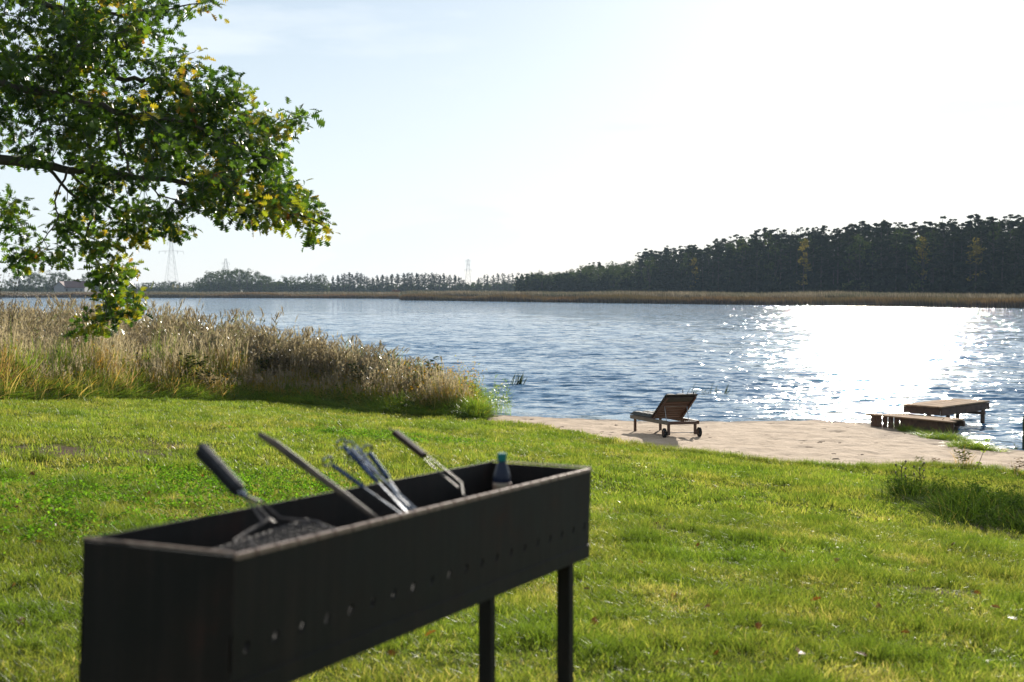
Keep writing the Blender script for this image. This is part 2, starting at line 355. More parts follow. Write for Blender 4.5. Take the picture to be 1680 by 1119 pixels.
# ------------------------------------------------------------------ scattering of uncountable growth
def scatter(name, P, rot, sc, pid, protos, label=None, parent=None):
    col = bpy.data.collections.new(name + '_source')
    for i, me in enumerate(protos): col.objects.link(bpy.data.objects.new('%s_%02d' % (name, i), me))
    me = bpy.data.meshes.new(name); P = np.asarray(P, np.float32); me.vertices.add(len(P)); me.vertices.foreach_set('co', P.ravel())
    a = me.attributes.new('rot', 'FLOAT_VECTOR', 'POINT'); a.data.foreach_set('vector', np.asarray(rot, np.float32).ravel())
    a = me.attributes.new('sc', 'FLOAT_VECTOR', 'POINT'); a.data.foreach_set('vector', np.asarray(sc, np.float32).ravel())
    a = me.attributes.new('pid', 'INT', 'POINT'); a.data.foreach_set('value', np.asarray(pid, np.int32))
    for p in protos:
        for m in p.materials:
            if m.name not in [q.name for q in me.materials]: me.materials.append(m)
    o = link(name, me, parent); o['kind'] = 'stuff'
    if label: o['label'] = label
    ng = bpy.data.node_groups.new(name, 'GeometryNodeTree')
    ng.interface.new_socket('Geometry', in_out='INPUT', socket_type='NodeSocketGeometry'); ng.interface.new_socket('Geometry', in_out='OUTPUT', socket_type='NodeSocketGeometry')
    N, L = ng.nodes, ng.links
    gi, go = N.new('NodeGroupInput'), N.new('NodeGroupOutput')
    ci = N.new('GeometryNodeCollectionInfo'); ci.inputs['Collection'].default_value = col; ci.inputs['Separate Children'].default_value = True; ci.inputs['Reset Children'].default_value = True
    ip = N.new('GeometryNodeInstanceOnPoints'); ip.inputs['Pick Instance'].default_value = True
    def na(nm, ty):
        q = N.new('GeometryNodeInputNamedAttribute'); q.data_type = ty; q.inputs['Name'].default_value = nm; return q.outputs['Attribute']
    er = N.new('FunctionNodeEulerToRotation'); L.new(na('rot', 'FLOAT_VECTOR'), er.inputs[0]); L.new(er.outputs[0], ip.inputs['Rotation'])
    L.new(na('sc', 'FLOAT_VECTOR'), ip.inputs['Scale']); L.new(na('pid', 'INT'), ip.inputs['Instance Index'])
    L.new(gi.outputs[0], ip.inputs['Points']); L.new(ci.outputs[0], ip.inputs['Instance']); L.new(ip.outputs[0], go.inputs[0])
    md = o.modifiers.new('scatter', 'NODES'); md.node_group = ng
    return o
def rots(n, tilt=.15): return np.stack([RNG.normal(0, tilt, n), RNG.normal(0, tilt, n), RNG.uniform(0, 6.283, n)], -1)
def scs(n, lo, hi, zlo=None, zhi=None):
    s = RNG.uniform(lo, hi, n); z = s if zlo is None else RNG.uniform(zlo, zhi, n)
    return np.stack([s, s, z], -1)

# ------------------------------------------------------------------ lawn grass
M_GRASS = foliage('lawn_grass', [(0, (.055, .085, .010)), (.5, (.13, .148, .026)), (.85, (.19, .19, .035)), (1, (.30, .24, .10))], trans=.58, rough=.45, spec=.14, gain=1.7, bg_=.75,
                  patch=[(0, (.05, .085, .010)), (.5, (.10, .155, .016)), (.85, (.15, .195, .025)), (1, (.24, .23, .07))], pscale=.55)
M_CLOVER = foliage('clover', [(0, (.06, .14, .012)), (1, (.13, .25, .02))], trans=.55, rough=.8, spec=.03, gain=1.6)
def tuft(nb, rad, h, w, lean=.5, seg=2, tlo=0, thi=1, hv=.5):
    m = MB()
    for _ in range(nb):
        a = random.uniform(0, 6.283); r = rad * math.sqrt(random.random()); b = np.array([r * math.cos(a), r * math.sin(a), 0])
        hh = h * random.uniform(1 - hv, 1 + hv * .6); a2 = random.uniform(0, 6.283); ln = hh * lean * random.random()
        m.blade(b, b + np.array([math.cos(a2) * ln * .4, math.sin(a2) * ln * .4, hh]), w * random.uniform(.7, 1.3), (math.cos(a2) * ln, math.sin(a2) * ln, -hh * .25 * random.random()), seg, random.uniform(tlo, thi))
    return m
near_t = [tuft(28, .075, .047, .0034, .9, 2, 0, 1 if k % 3 else .7).mesh('grass_tuft', M_GRASS) for k in range(6)]
near_t += [tuft(24, .08, .045, .004, 1.1, 2, .82, 1).mesh('dry_tuft', M_GRASS) for k in range(2)] + [tuft(34, .06, .075, .0045, .8, 2, 0, .25).mesh('dark_tuft', M_GRASS) for k in range(2)]
far_t = [tuft(24, .13, .052, .0075, .8, 2, 0, .95).mesh('grass_tuft', M_GRASS) for k in range(6)]
far_t += [tuft(20, .13, .048, .009, 1.0, 2, .8, 1).mesh('dry_tuft', M_GRASS) for k in range(2)] + [tuft(28, .12, .075, .009, .7, 2, 0, .25).mesh('dark_tuft', M_GRASS) for k in range(2)]
def grass_pid(P):
    n = len(P); pid = RNG.integers(0, 6, n); v = bumps(P[:, 0] * 1.3 + 9, P[:, 1], .9) + .7 * bumps(P[:, 0] - 4, P[:, 1] * .9, 2.6) + RNG.normal(0, .5, n)
    pid = np.where(v > 1.25, RNG.integers(6, 8, n), pid); return np.where(v < -1.25, RNG.integers(8, 10, n), pid)
def wedge(n, y0, y1, extra=1.4):
    yy = np.sqrt(RNG.uniform(y0 * y0, y1 * y1, n)); xx = RNG.uniform(-1, 1, n) * (yy * .36 + extra); return xx, yy
def lawn_points(n, y0, y1):
    x, y = wedge(n, y0, y1); k = (y < edge_y(x) + .10 * bumps(x, y, .45) + .16 * bumps(x, y, 1.3) - .02) & (RNG.random(n) > bare_mask(x, y) * .78)
    x, y = x[k], y[k]; return np.stack([x, y, G(x, y) - .004], -1)
P = lawn_points(34000, 4.2, 13); n = len(P)
hmod = 1 + .35 * bumps(P[:, 0], P[:, 1], 1.1).clip(-1, 1.5); s = scs(n, .8, 1.25); s[:, 2] *= hmod
scatter('lawn_grass', P, rots(n, .25), s, grass_pid(P), near_t)
P = lawn_points(52000, 12.5, 42); n = len(P)
hmod = 1 + .4 * bumps(P[:, 0], P[:, 1], 1.4).clip(-1, 1.5); s = scs(n, .8, 1.3); s[:, 2] *= hmod
scatter('lawn_grass', P, rots(n, .2), s, grass_pid(P), far_t)
# longer bright tufts in irregular patches
x, y = wedge(9000, 4.5, 30); v = bumps(x + 5, y, 2.7) + .6 * bumps(x, y, .8); k = (v > 1.0) & (y < edge_y(x) - .1) & (RNG.random(9000) > bare_mask(x, y)); x, y = x[k], y[k]; n = len(x)
longt = [tuft(18, .07, .085, .004, 1.0, 3, .0, .7).mesh('long_grass_tuft', M_GRASS) for _ in range(4)]
scatter('long_grass', np.stack([x, y, G(x, y)], -1), rots(n, .2), scs(n, .7, 1.3), RNG.integers(0, 4, n), longt)
# clover patches
def clover():
    m = MB()
    for _ in range(9):
        a = random.uniform(0, 6.283); r = .09 * math.sqrt(random.random()); c = np.array([r * math.cos(a), r * math.sin(a), random.uniform(.02, .06)]); t = random.random()
        for q in range(3):
            b = a + q * 2.094; d = np.array([math.cos(b), math.sin(b), random.uniform(-.2, 1.1)]); w = np.array([-math.sin(b), math.cos(b), random.uniform(-.5, .5)])
            L = .013
            m.add([c, c + d * L * .6 + w * L * .55, c + d * L * 1.2 + w * L * .3, c + d * L * 1.2 - w * L * .3, c + d * L * .6 - w * L * .55], [(0, 1, 2, 3, 4)], t)
    return m
cl = [clover().mesh('clover', M_CLOVER) for _ in range(4)]
CP = [(ground_at(130, 850), 1.6, 1.6), (ground_at(330, 815), 1.6, 1.3), (ground_at(420, 800), 1.2, 1.2), (ground_at(620, 720), 2.0, 1.2)]
xs_, ys_ = [], []
for p, a, b in CP:
    q = RNG.normal(0, .5, (300, 2)); xs_.append(p[0] + q[:, 0] * a); ys_.append(p[1] + q[:, 1] * b)
x, y = np.concatenate(xs_), np.concatenate(ys_); k = (bumps(x, y, .6) > -.7) & (y < edge_y(x) - .2); x, y = x[k], y[k]; n = len(x)
scatter('clover_patches', np.stack([x, y, G(x, y)], -1), rots(n, .15), scs(n, .9, 1.5), RNG.integers(0, 4, n), cl)

# ------------------------------------------------------------------ reeds, rushes and tall grass at the left and along the water
M_REED = foliage('reed_leaves', [(0, (.035, .055, .020)), (.45, (.11, .125, .045)), (.8, (.21, .18, .095)), (1, (.34, .30, .22))], trans=.45, rough=.34, spec=.45, gain=1.5, bg_=.85,
                 patch=[(0, (.04, .032, .018)), (.5, (.12, .085, .04)), (1, (.27, .20, .12))], pscale=.3)
M_PLUME = foliage('reed_plumes', [(0, (.12, .09, .06)), (1, (.36, .30, .22))], trans=.5, rough=.8, spec=.05, gain=1.2, bg_=.85)
M_GOLD = foliage('golden_grass', [(0, (.06, .10, .02)), (.3, (.14, .14, .04)), (.62, (.30, .235, .10)), (.86, (.38, .22, .03)), (1, (.09, .15, .02))], trans=.58, gain=1.7, bg_=.7, rough=.45, spec=.3,
                 patch=[(0, (.06, .075, .02)), (.5, (.16, .085, .045)), (1, (.30, .18, .11))], pscale=.7)
M_SEDGE = foliage('green_sedge', [(0, (.05, .09, .012)), (.6, (.11, .18, .02)), (.92, (.18, .22, .03)), (1, (.36, .28, .04))], trans=.55, gain=1.7, rough=.42, spec=.3)
M_YEL = foliage('yellow_leaves', [(0, (.10, .13, .015)), (.5, (.30, .26, .02)), (1, (.42, .17, .02))], trans=.55, rough=.9, spec=.0)
M_DRY = foliage('dry_leaves', [(0, (.08, .05, .03)), (1, (.24, .15, .08))], trans=.4, rough=.9, spec=.0)
def reed(m, x, y, h, lean, tl=0, th=1, leaves=7, lw=.02, plume=True, pm=None):
    a = random.uniform(0, 6.283); dx, dy = lean * h * math.cos(a) - .10 * h, lean * h * math.sin(a)
    base = np.array([x, y, 0]); top = np.array([x + dx, y + dy, h])
    m.blade(base, top, .009, (0, 0, 0), 1, random.uniform(.6, .9))
    for i in range(leaves):
        t = random.uniform(.22, .97); p = base + (top - base) * t; b = random.gauss(3.3, 1.3); L = h * random.uniform(.13, .26)
        m.blade(p, p + np.array([math.cos(b) * L * .55, math.sin(b) * L * .55, L * .65]), lw * random.uniform(.6, 1.3), (math.cos(b) * L * .5, math.sin(b) * L * .5, -L * random.uniform(.1, .75)), 3, random.uniform(tl, th))
    if plume and pm is not None:
        for i in range(7):
            p = top + np.array([-.02 * i, 0, .02 * i]) * h * .5; b = random.gauss(3.14, .7); L = random.uniform(.07, .16)
            pm.blade(p - np.array([0, 0, .05]), p + np.array([math.cos(b) * L * .5, math.sin(b) * L * .5, L * .5]), .02, (math.cos(b) * L * .5, 0, -L * .4), 2, random.random())
def two_mat_mesh(name, parts):
    vs, fs, ts, mi, mats = [], [], [], [], []
    for k, (m, mat) in enumerate(parts):
        b = len(vs); vs += m.v; fs += [tuple(b + i for i in f) for f in m.f]; ts += m.t; mi += [k] * len(m.f); mats.append(mat)
    me = bpy.data.meshes.new(name); me.from_pydata(vs, [], fs); a = me.attributes.new('tint', 'FLOAT', 'POINT'); a.data.foreach_set('value', ts)
    for q in mats: me.materials.append(q)
    me.polygons.foreach_set('material_index', mi); me.update(); return me
reed_p = []
for k in range(6):
    m, pm = MB(), MB()
    for _ in range(16): reed(m, random.gauss(0, .28), random.gauss(0, .28), random.uniform(.75, 1.08), random.uniform(.02, .13), pm=pm, plume=random.random() < .6, leaves=9, lw=.022)
    reed_p.append(two_mat_mesh('reed_clump', [(m, M_REED), (pm, M_PLUME)]))
def gold_clump():
    m, pm = MB(), MB()
    for _ in range(55):
        r = random.gauss(0, .13), random.gauss(0, .13); a = random.uniform(0, 6.283); h = random.uniform(.45, 1.0); ln = random.uniform(.05, .45)
        m.blade((r[0], r[1], 0), (r[0] + math.cos(a) * ln * .3, r[1] + math.sin(a) * ln * .3, h), random.uniform(.006, .014), (math.cos(a) * ln * .5 - .05, math.sin(a) * ln * .5, -ln * .5), 3, random.random())
    for _ in range(3):
        r = random.gauss(0, .12), random.gauss(0, .12); h = random.uniform(.85, 1.2); t = np.array([r[0] - random.uniform(.0, .12), r[1], h]); m.blade((r[0], r[1], 0), t, .007, (0, 0, 0), 1, .6)
        for i in range(8):
            p = t - np.array([0, 0, .22]) * i / 8; b = random.gauss(3.14, 1.2); L = .05 + .02 * (1 - i / 8)
            pm.blade(p, p + np.array([math.cos(b) * L * .4, math.sin(b) * L * .4, L * 1.2]), .016, (math.cos(b) * .01, 0, 0), 1, random.uniform(.4, 1))
    return two_mat_mesh('golden_clump', [(m, M_GOLD), (pm, M_PLUME)])
gold_p = [gold_clump() for _ in range(5)]
def sedge_clump(mat, nb=45, w=.012, rad=.11, lean=.55):
    m = MB()
    for _ in range(nb):
        a = random.uniform(0, 6.283); r = rad * math.sqrt(random.random()); b = np.array([r * math.cos(a), r * math.sin(a), 0]); h = random.uniform(.4, 1.0); ln = lean * random.random()
        m.blade(b, b + np.array([math.cos(a) * ln * .35, math.sin(a) * ln * .35, h]), w * random.uniform(.6, 1.3), (math.cos(a) * ln * .6, math.sin(a) * ln * .6, -ln * .55), 4, random.random())
    return m.mesh('sedge_clump', mat)
sedge_p = [sedge_clump(M_SEDGE) for _ in range(5)]
def leafy_weed(mat, h=1.0, nl=60, ls=.06):
    m = MB()
    for s_ in range(5):
        a = random.uniform(0, 6.283); t = np.array([math.cos(a) * .28, math.sin(a) * .28, h * random.uniform(.6, 1)]); m.blade((0, 0, 0), t, .008, (0, 0, 0), 1, .2)
        for _ in range(nl // 5):
            q = random.uniform(.25, 1); p = t * q + np.array([random.gauss(0, .04), random.gauss(0, .04), 0]); b = random.uniform(0, 6.283); L = ls * random.uniform(.6, 1.3)
            d = np.array([math.cos(b), math.sin(b), random.uniform(-.5, .6)]); w = np.array([-math.sin(b), math.cos(b), random.uniform(-.4, .4)])
            m.add([p, p + d * L * .5 + w * L * .28, p + d * L, p + d * L * .5 - w * L * .28], [(0, 1, 2, 3)], random.random())
    return m.mesh('leafy_weed', mat)
yel_p = [leafy_weed(M_YEL, 1, 50, .075) for _ in range(4)]; M_WLEAF = foliage('weed_leaves', [(0, (.03, .05, .012)), (.6, (.08, .12, .02)), (1, (.22, .20, .05))], trans=.5, rough=.9, spec=.0)
weed_p = [leafy_weed(M_WLEAF, 1, 80, .08) for _ in range(4)]

# depth of the reed bed edge towards the water, as x -> y
BEDX = np.array([-60, -36, -26, -18, -14, -11, -8.5, -6.2, -4.4, -3.2, -2.2, -1.0, -.3]); BEDY = np.array([92, 76, 68, 60, 55, 50.5, 46.5, 43, 40.3, 38.6, 37.4, 36.2, 35.3])
def bed_y(x): return np.interp(x, BEDX, BEDY)
def bed_points(n, f0, f1, x0=-34, x1=-.3, far=None):
    """points between the lawn edge (f=0) and the outer edge of the bed (f=1)"""
    x = RNG.uniform(x0, x1, n); f = RNG.uniform(f0, f1, n); e = edge_y(x); b = far(x) if far is not None else bed_y(x)
    return x, e + (b - e) * f, f
# tall reeds: back of the bed
n = 4300; x = -1.5 - 32 * RNG.random(n); x = x[RNG.random(n) < np.interp(-x, [1.5, 4, 7, 9], [.35, .45, .6, .95])]; n = len(x); e, b = edge_y(x), bed_y(x); f = RNG.uniform(0, 1, n); y0 = e + np.clip((b - e) * .45, 1.2, 8); y = y0 + (b - y0) * f
y += .5 * bumps(x, y, 2.0); k = bumps(x, y, 2.1) > -.85; x, y = x[k], y[k]; n = len(x); z = G(x, y); ztop = WZ + np.interp(-x, [0, .8, 2, 3.2, 6, 8.5, 11.5, 16, 40], [.05, .2, .6, 1.15, 1.35, 1.65, 1.9, 2.0, 1.8]) + .26 * bumps(x, y, 3.3).clip(-1, 1.2) + .25 * np.clip(bumps(x, y, 1.2), -1, 1.4)
hr = np.minimum(np.clip(ztop - z, .30, 3), .45 + .36 * np.maximum(y - edge_y(x), 0))
s = scs(n, 1.0, 1.3); s[:, 2] = hr * RNG.uniform(.75, 1.1, n)
scatter('reed_bed', np.stack([x, y, np.maximum(z, WZ - .35)], -1), rots(n, .07), s, RNG.integers(0, 6, n), reed_p)
# golden grass and herbs in front of the reeds
n = 3600; x = RNG.uniform(-15, -1.05, n); x = x[RNG.random(n) < np.interp(-x, [1, 4, 8], [.55, .6, 1])]; n = len(x); e = edge_y(x); d = np.interp(-x, [0, 2, 5, 15], [1.4, 2.6, 5, 8]); y = e + .7 + d * RNG.random(n) ** 1.1; z = G(x, y)
s = scs(n, 1.0, 1.5); s[:, 2] = RNG.uniform(.7, 1.25, n) * np.minimum(np.interp(-x, [0, 1, 3, 6, 15], [.35, .6, .85, 1.0, 1.15]), .28 + .26 * (y - e)) * (1 + .3 * bumps(x, y, 1.5).clip(-1, 1.3))
scatter('golden_grass', np.stack([x, y, z], -1), rots(n, .1), s, RNG.integers(0, 5, n), gold_p)
# green sedge margin against the lawn
n = 5200; x = RNG.uniform(-15, -.72, n); e = edge_y(x); y = e + .0 + np.interp(-x, [0, 3, 15], [.8, 1.5, 2.3]) * RNG.random(n) ** 1.1; z = G(x, y)
s = scs(n, .8, 1.4); s[:, 2] = (.20 + .45 * np.clip((y - e) / 2.2, 0, 1)) * RNG.uniform(.6, 1.25, n) * (1 + .3 * bumps(x, y, 1.7).clip(-1, 1.2))
scatter('green_sedge', np.stack([x, y, z], -1), rots(n, .12), s, RNG.integers(0, 5, n), sedge_p)
n = 620; x = RNG.uniform(-15, -1.0, n); e = edge_y(x); y = e + .1 + 3.4 * RNG.random(n) ** 1.5; s = scs(n, .5, 1.0); s[:, 2] = RNG.uniform(.6, 1.2, n) * (.35 + .2 * (y - e))
scatter('leafy_weeds', np.stack([x, y, G(x, y)], -1), rots(n, .15), s, RNG.integers(0, 4, n), weed_p)
n = 620; x = -1.0 - 11 * RNG.random(n) ** 1.5; e = edge_y(x); y = e + .6 + 3.6 * RNG.random(n); s = scs(n, .5, .9); s[:, 2] = RNG.uniform(.7, 1.2, n) * (.4 + .25 * (y - e))
scatter('yellow_herbs', np.stack([x, y, G(x, y)], -1), rots(n, .15), s, RNG.integers(0, 4, n), yel_p)
n = 60; x = RNG.uniform(-13, -2.4, n); e = edge_y(x); y = e + 1.5 + RNG.random(n) * np.interp(-x, [2, 13], [2.0, 7]); cl_ = (bumps(x, y, 4.1) > .15); x, y = x[cl_], y[cl_]; n = len(x); s = scs(n, 1.3, 2.0); s[:, 2] = RNG.uniform(1.0, 1.5, n)
M_DBUSH = foliage('dark_bush_leaves', [(0, (.018, .03, .010)), (.7, (.05, .065, .02)), (1, (.14, .13, .05))], trans=.35, rough=.9, spec=.0)
scatter('dark_bushes', np.stack([x, y, G(x, y)], -1), rots(n, .1), s, RNG.integers(0, 3, n), [leafy_weed(M_DBUSH, 1, 260, .09) for _ in range(3)])
n = 2200; x = -.9 - 13 * RNG.random(n) ** 1.2; e = edge_y(x); y = e + .8 + 4.2 * RNG.random(n); z = G(x, y); s = scs(n, .8, 1.4)
s[:, 2] = (.35 + .22 * (y - e)) * RNG.uniform(.7, 1.15, n) * (1 + .35 * bumps(x, y, 2.3).clip(-1, 1.2)) * np.interp(-x, [.9, 3, 6], [.55, .85, 1])
scatter('tall_sedge', np.stack([x, y, z], -1), rots(n, .14), s, RNG.integers(0, 5, n), sedge_p)
# loose stems standing in the water at the tip of the bed
loose = []
for k in range(3):
    m, pm = MB(), MB()
    for _ in range(5): reed(m, random.gauss(0, .15), random.gauss(0, .12), random.uniform(.6, 1.0), random.uniform(.03, .2), tl=.3, leaves=7, lw=.022, plume=False)
    loose.append(two_mat_mesh('loose_reeds', [(m, M_SEDGE)]))
n = 64; x = RNG.uniform(-2.2, -.2, n); y = 34.4 + (-.6 - x) * .4 + RNG.uniform(.0, 1.6, n); s = scs(n, .8, 1.2); s[:, 2] = RNG.uniform(.5, 1.15, n)
scatter('shallow_water_reeds', np.stack([x, y, np.full(n, WZ - .05)], -1), rots(n, .1), s, RNG.integers(0, 3, n), loose)
for px, py, k, sx, nm, lb in ((847, 631, 34, .2, 'rush_tuft', 'small dark rush tuft alone in the water right of the reed bed'), (1168, 646, 30, .75, 'rush_tuft', 'sparse thin rushes in the water behind the sun lounger')):
    c = pt(px, py, 3.12 * FPX / (py - 472)); m = MB()
    for _ in range(k):
        bx, by = random.gauss(0, sx * .55), random.gauss(0, .12); h = random.uniform(.25, .52) if sx < .3 else random.uniform(.15, .40)
        m.blade((bx, by, -.1), (bx + random.uniform(.0, .14), by, h), .032 if sx < .3 else .022, (random.uniform(0, .12), 0, -.02), 3, random.uniform(0, .4))
    o = m.build(nm, M_DBUSH); o.location = (c[0], c[1], WZ); tag(o, lb, 'rushes'); o['kind'] = 'stuff' if sx > .3 else 'thing'
for px, h in ((1120, .40), (1134, .26)):
    c = pt(px, 652, 38.0); m = MB(); m.tube([(0, 0, -.2), (.01, 0, h * .6), (.0 if h > .3 else .05, 0, h)], .012, 5); o = m.build('stake', mat_simple('wet_wood', (.05, .04, .03))); o.location = (c[0], c[1], WZ)
    tag(o, 'thin dark upright stake in the water just behind the lounger backrest' if h > .3 else 'short leaning stake in the water right of the upright one behind the lounger', 'stake')

# ------------------------------------------------------------------ beach edge: small plants, litter
x = RNG.uniform(2.2, 13, 1900); y = edge_y(x) + RNG.normal(.0, .12, 1900); n = len(x)
scatter('edge_grass', np.stack([x, y, G(x, y)], -1), rots(n, .3), scs(n, .6, 1.3), RNG.integers(0, 4, n), longt)
M_LITTER = mat_simple('dark_twigs', (.10, .07, .045), rough=.9)
m = MB()
for _ in range(260):
    x = random.uniform(0, 12); e = float(edge_y(x)); sy = float(np.interp(x, SHORE[:, 0], SHORE[:, 1])); y = random.uniform(e + .1, max(e + .2, sy - .15)); z = g1(x, y); a = random.gauss(0, .5); L = random.uniform(.02, .14)
    m.tube([(x, y, z + .004), (x + L * math.cos(a) * .5, y + L * math.sin(a) * .5, z + random.uniform(.003, .008)), (x + L * math.cos(a), y + L * math.sin(a), z + .006)], random.uniform(.002, .006), 4)
o = m.build('beach_litter', M_LITTER); tag(o, kind='stuff')
def plant_thing(name, label, cat, loc, meshes, h, w=None):
    r = empty(name, loc, label, cat)
    for k, (nm, me) in enumerate(meshes):
        o = link(nm, me, r); o.scale = (w or h, w or h, h); o.rotation_euler = (0, 0, random.uniform(0, 6))
    return r
p = ground_at(1580, 762); plant_thing('weed_plant', 'bushy grey green weed at the lawn edge before the dock', 'weed', p, [('leaves', leafy_weed(M_WLEAF, 1, 200, .13)), ('blades', sedge_clump(M_GOLD, 40, .012, .3, .7))], .38, .5)
p = ground_at(1508, 763); plant_thing('weed_plant', 'small leafy green weed on the sand edge left of the bushy weed', 'weed', p, [('leaves', leafy_weed(M_WLEAF, 1, 60, .2))], .16, .22)
p = ground_at(1535, 763); plant_thing('weed_plant', 'low reddish weed between two green weeds at the sand edge', 'weed', p, [('leaves', leafy_weed(M_DRY, 1, 80, .16))], .16, .3)
p = ground_at(1505, 742); plant_thing('weed_plant', 'tiny green sprout growing from the sand near the dock', 'weed', ground_at(1666, 738), [('leaves', leafy_weed(M_WLEAF, 1, 40, .25))], .14, .2)
p = ground_at(1665, 778); plant_thing('weed_plant', 'dry tangled weed at the right end of the sand edge', 'weed', p, [('leaves', leafy_weed(M_DRY, 1, 90, .12)), ('blades', sedge_clump(M_GOLD, 50, .01, .4, .9))], .28, .6)
def fit_mesh(mb_): return mb_
# sapling
p = ground_at(1598, 772); r = empty('sapling', p, 'thin leaning sapling with few green leaves on the sand edge', 'sapling')
m = MB(); m.tube([(0, 0, 0), (.08, 0, .12), (.13, 0, .26), (.20, 0, .40), (.23, 0, .52)], [.007, .006, .005, .004, .003], 5); m.tube([(.20, 0, .40), (.30, 0, .36)], .003, 4)
m.build('stem', mat_simple('sapling_bark', (.14, .10, .06)), r)
m = MB()
for q, t in ((.08, .13), (.15, .3), (.18, .36), (.20, .42), (.22, .50), (.24, .53), (.21, .47)):
    for _ in range(4):
        b = random.uniform(0, 6.283); L = .055; c = np.array([q, 0, t]); d = np.array([math.cos(b), math.sin(b) * .6, random.uniform(-.3, .7)]); w = np.array([random.uniform(-.5, .5), 0, 1]); m.add([c, c + d * L * .5 + w * L * .3, c + d * L, c + d * L * .5 - w * L * .3], [(0, 1, 2, 3)], random.uniform(.5, 1))
m.build('leaves', M_SEDGE, r)
# grass along the water's edge in front of the dock
pts = []
for px, py, k, sp in ((1488, 704, 26, .10), (1497, 709, 30, .12), (1520, 716, 26, .2), (1545, 721, 40, .14), (1562, 724, 60, .12), (1585, 733, 40, .18), (1600, 737, 30, .15), (1620, 740, 12, .15)):
    c = ground_at(px, py)
    for _ in range(k): pts.append((c[0] + random.gauss(0, sp), c[1] + random.gauss(0, sp)))
pts = np.array(pts); n = len(pts); s = scs(n, .5, .9); s[:, 2] = RNG.uniform(.06, .17, n)
scatter('shore_grass', np.stack([pts[:, 0], pts[:, 1], G(pts[:, 0], pts[:, 1])], -1), rots(n, .2), s, RNG.integers(0, 5, n), sedge_p)
# dark weeds at the bank on the right of the lawn
pts = []
for px, py, k, sx, sy in ((1495, 818, 14, .12, .12), (1530, 826, 50, .22, .16), (1585, 844, 40, .2, .2), (1625, 852, 70, .28, .22), (1668, 862, 60, .3, .25), (1710, 870, 100, .5, .4), (1650, 835, 30, .5, .25)):
    c = ground_at(px, py)
    for _ in range(k): pts.append((c[0] + random.gauss(0, sx), c[1] + random.gauss(0, sy)))
pts = np.array(pts); n = len(pts); s = scs(n, .7, 1.2); s[:, 2] = RNG.uniform(.14, .38, n); pidw = RNG.choice(6, n, p=[.15, .15, .15, .15, .2, .2]); lfy = pidw > 3; s[lfy, 0] = s[lfy, 1] = s[lfy, 2]
M_DWEED = foliage('dark_bank_grass', [(0, (.015, .030, .006)), (.6, (.035, .065, .010)), (.93, (.07, .11, .015)), (1, (.25, .2, .07))], trans=.45, rough=.8, spec=.03)
dw = [sedge_clump(M_DWEED, 70, .007, .16, .5) for _ in range(4)]
dw += [leafy_weed(foliage('nettle_leaves', [(0, (.02, .045, .01)), (1, (.07, .12, .02))], trans=.4, rough=.9, spec=.0), 1, 160, .10) for _ in range(2)]
scatter('bank_weeds', np.stack([pts[:, 0], pts[:, 1], G(pts[:, 0], pts[:, 1])], -1), rots(n, .15), s, pidw, dw)
for px, py, lb in ((1478, 812, 'dry dark thistle stalk at the left end of the dark bank weeds'), (1508, 815, 'forked dark thistle stalk among the dark bank weeds')):
    p = ground_at(px, py); r = empty('thistle_stalk', p, lb, 'thistle'); m = MB(); m.tube([(0, 0, 0), (.01, 0, .2), (0, 0, .36)], .006, 5)
    for k in range(6):
        z = .1 + .045 * k; sgn = 1 if k % 2 else -1; m.tube([(0, 0, z), (.06 * sgn, .02, z + .07)], .004, 4)
    m.build('stem', mat_simple('dry_stalk', (.09, .06, .035)), r)
    msh = mat_simple('seed_heads', (.12, .08, .06))
    for k in range(6): m = MB(); m.lathe((.06 * (1 if k % 2 else -1), .02, .17 + .045 * k), [(.004, 0), (.014, .01), (.012, .022), (.002, .03)], 6); m.build('seed_head', msh, r)
c = pt(1679, 741, 27.4); m = MB(); m.tube([(0, 0, -.4), (0, 0, .62)], .045, 8); m.lathe((0, 0, .62), [(.045, 0), (.035, .02), (.01, .03)], 8)
o = m.build('mooring_post', mat_simple('mossy_post', (.03, .05, .02), (.012, .02, .01), rough=.9, bump=.5)); o.location = (c[0] + .02, c[1], WZ); tag(o, 'dark mossy wooden post in the water at the right edge', 'post')

# fallen leaves on the lawn
M_FALL = foliage('fallen_leaves', [(0, (.07, .03, .014)), (.5, (.18, .065, .02)), (1, (.26, .13, .03))], trans=.25, spec=.1)
def oak_outline():
    h = [(0, .0), (.06, .03), (.16, .24), (.26, .05), (.42, .40), (.52, .08), (.66, .44), (.77, .10), (.90, .26), (1, 0)]
    return h
def leaf_mesh(fold=.25, curl=.12):
    h = oak_outline(); vs = [(0, t, -curl * t * t) for t, w in h[1:-1]]; m = len(vs); vs = [(0, 0, 0)] + vs + [(0, 1, -curl)]
    L = [(-w, t, abs(w) * fold - curl * t * t) for t, w in h[1:-1]]; Rr = [(w, t, abs(w) * fold - curl * t * t) for t, w in h[1:-1]]
    vs = vs + L + Rr; fs = [(0, 1, m + 2, ), (0, 2 * m + 2, 1)]
    for i in range(m - 1): fs.append((i + 1, i + 2, m + 3 + i, m + 2 + i)); fs.append((i + 2, i + 1, 2 * m + 2 + i, 2 * m + 3 + i))
    fs.append((m, m + 1, 2 * m + 1)); fs.append((m + 1, m, 3 * m + 1))
    return vs, fs
LV, LF = leaf_mesh()
fl = []
for k in range(5):
    m = MB(); m.add(np.array(LV) * .055, LF, k / 5); fl.append(m.mesh('fallen_leaf', M_FALL))
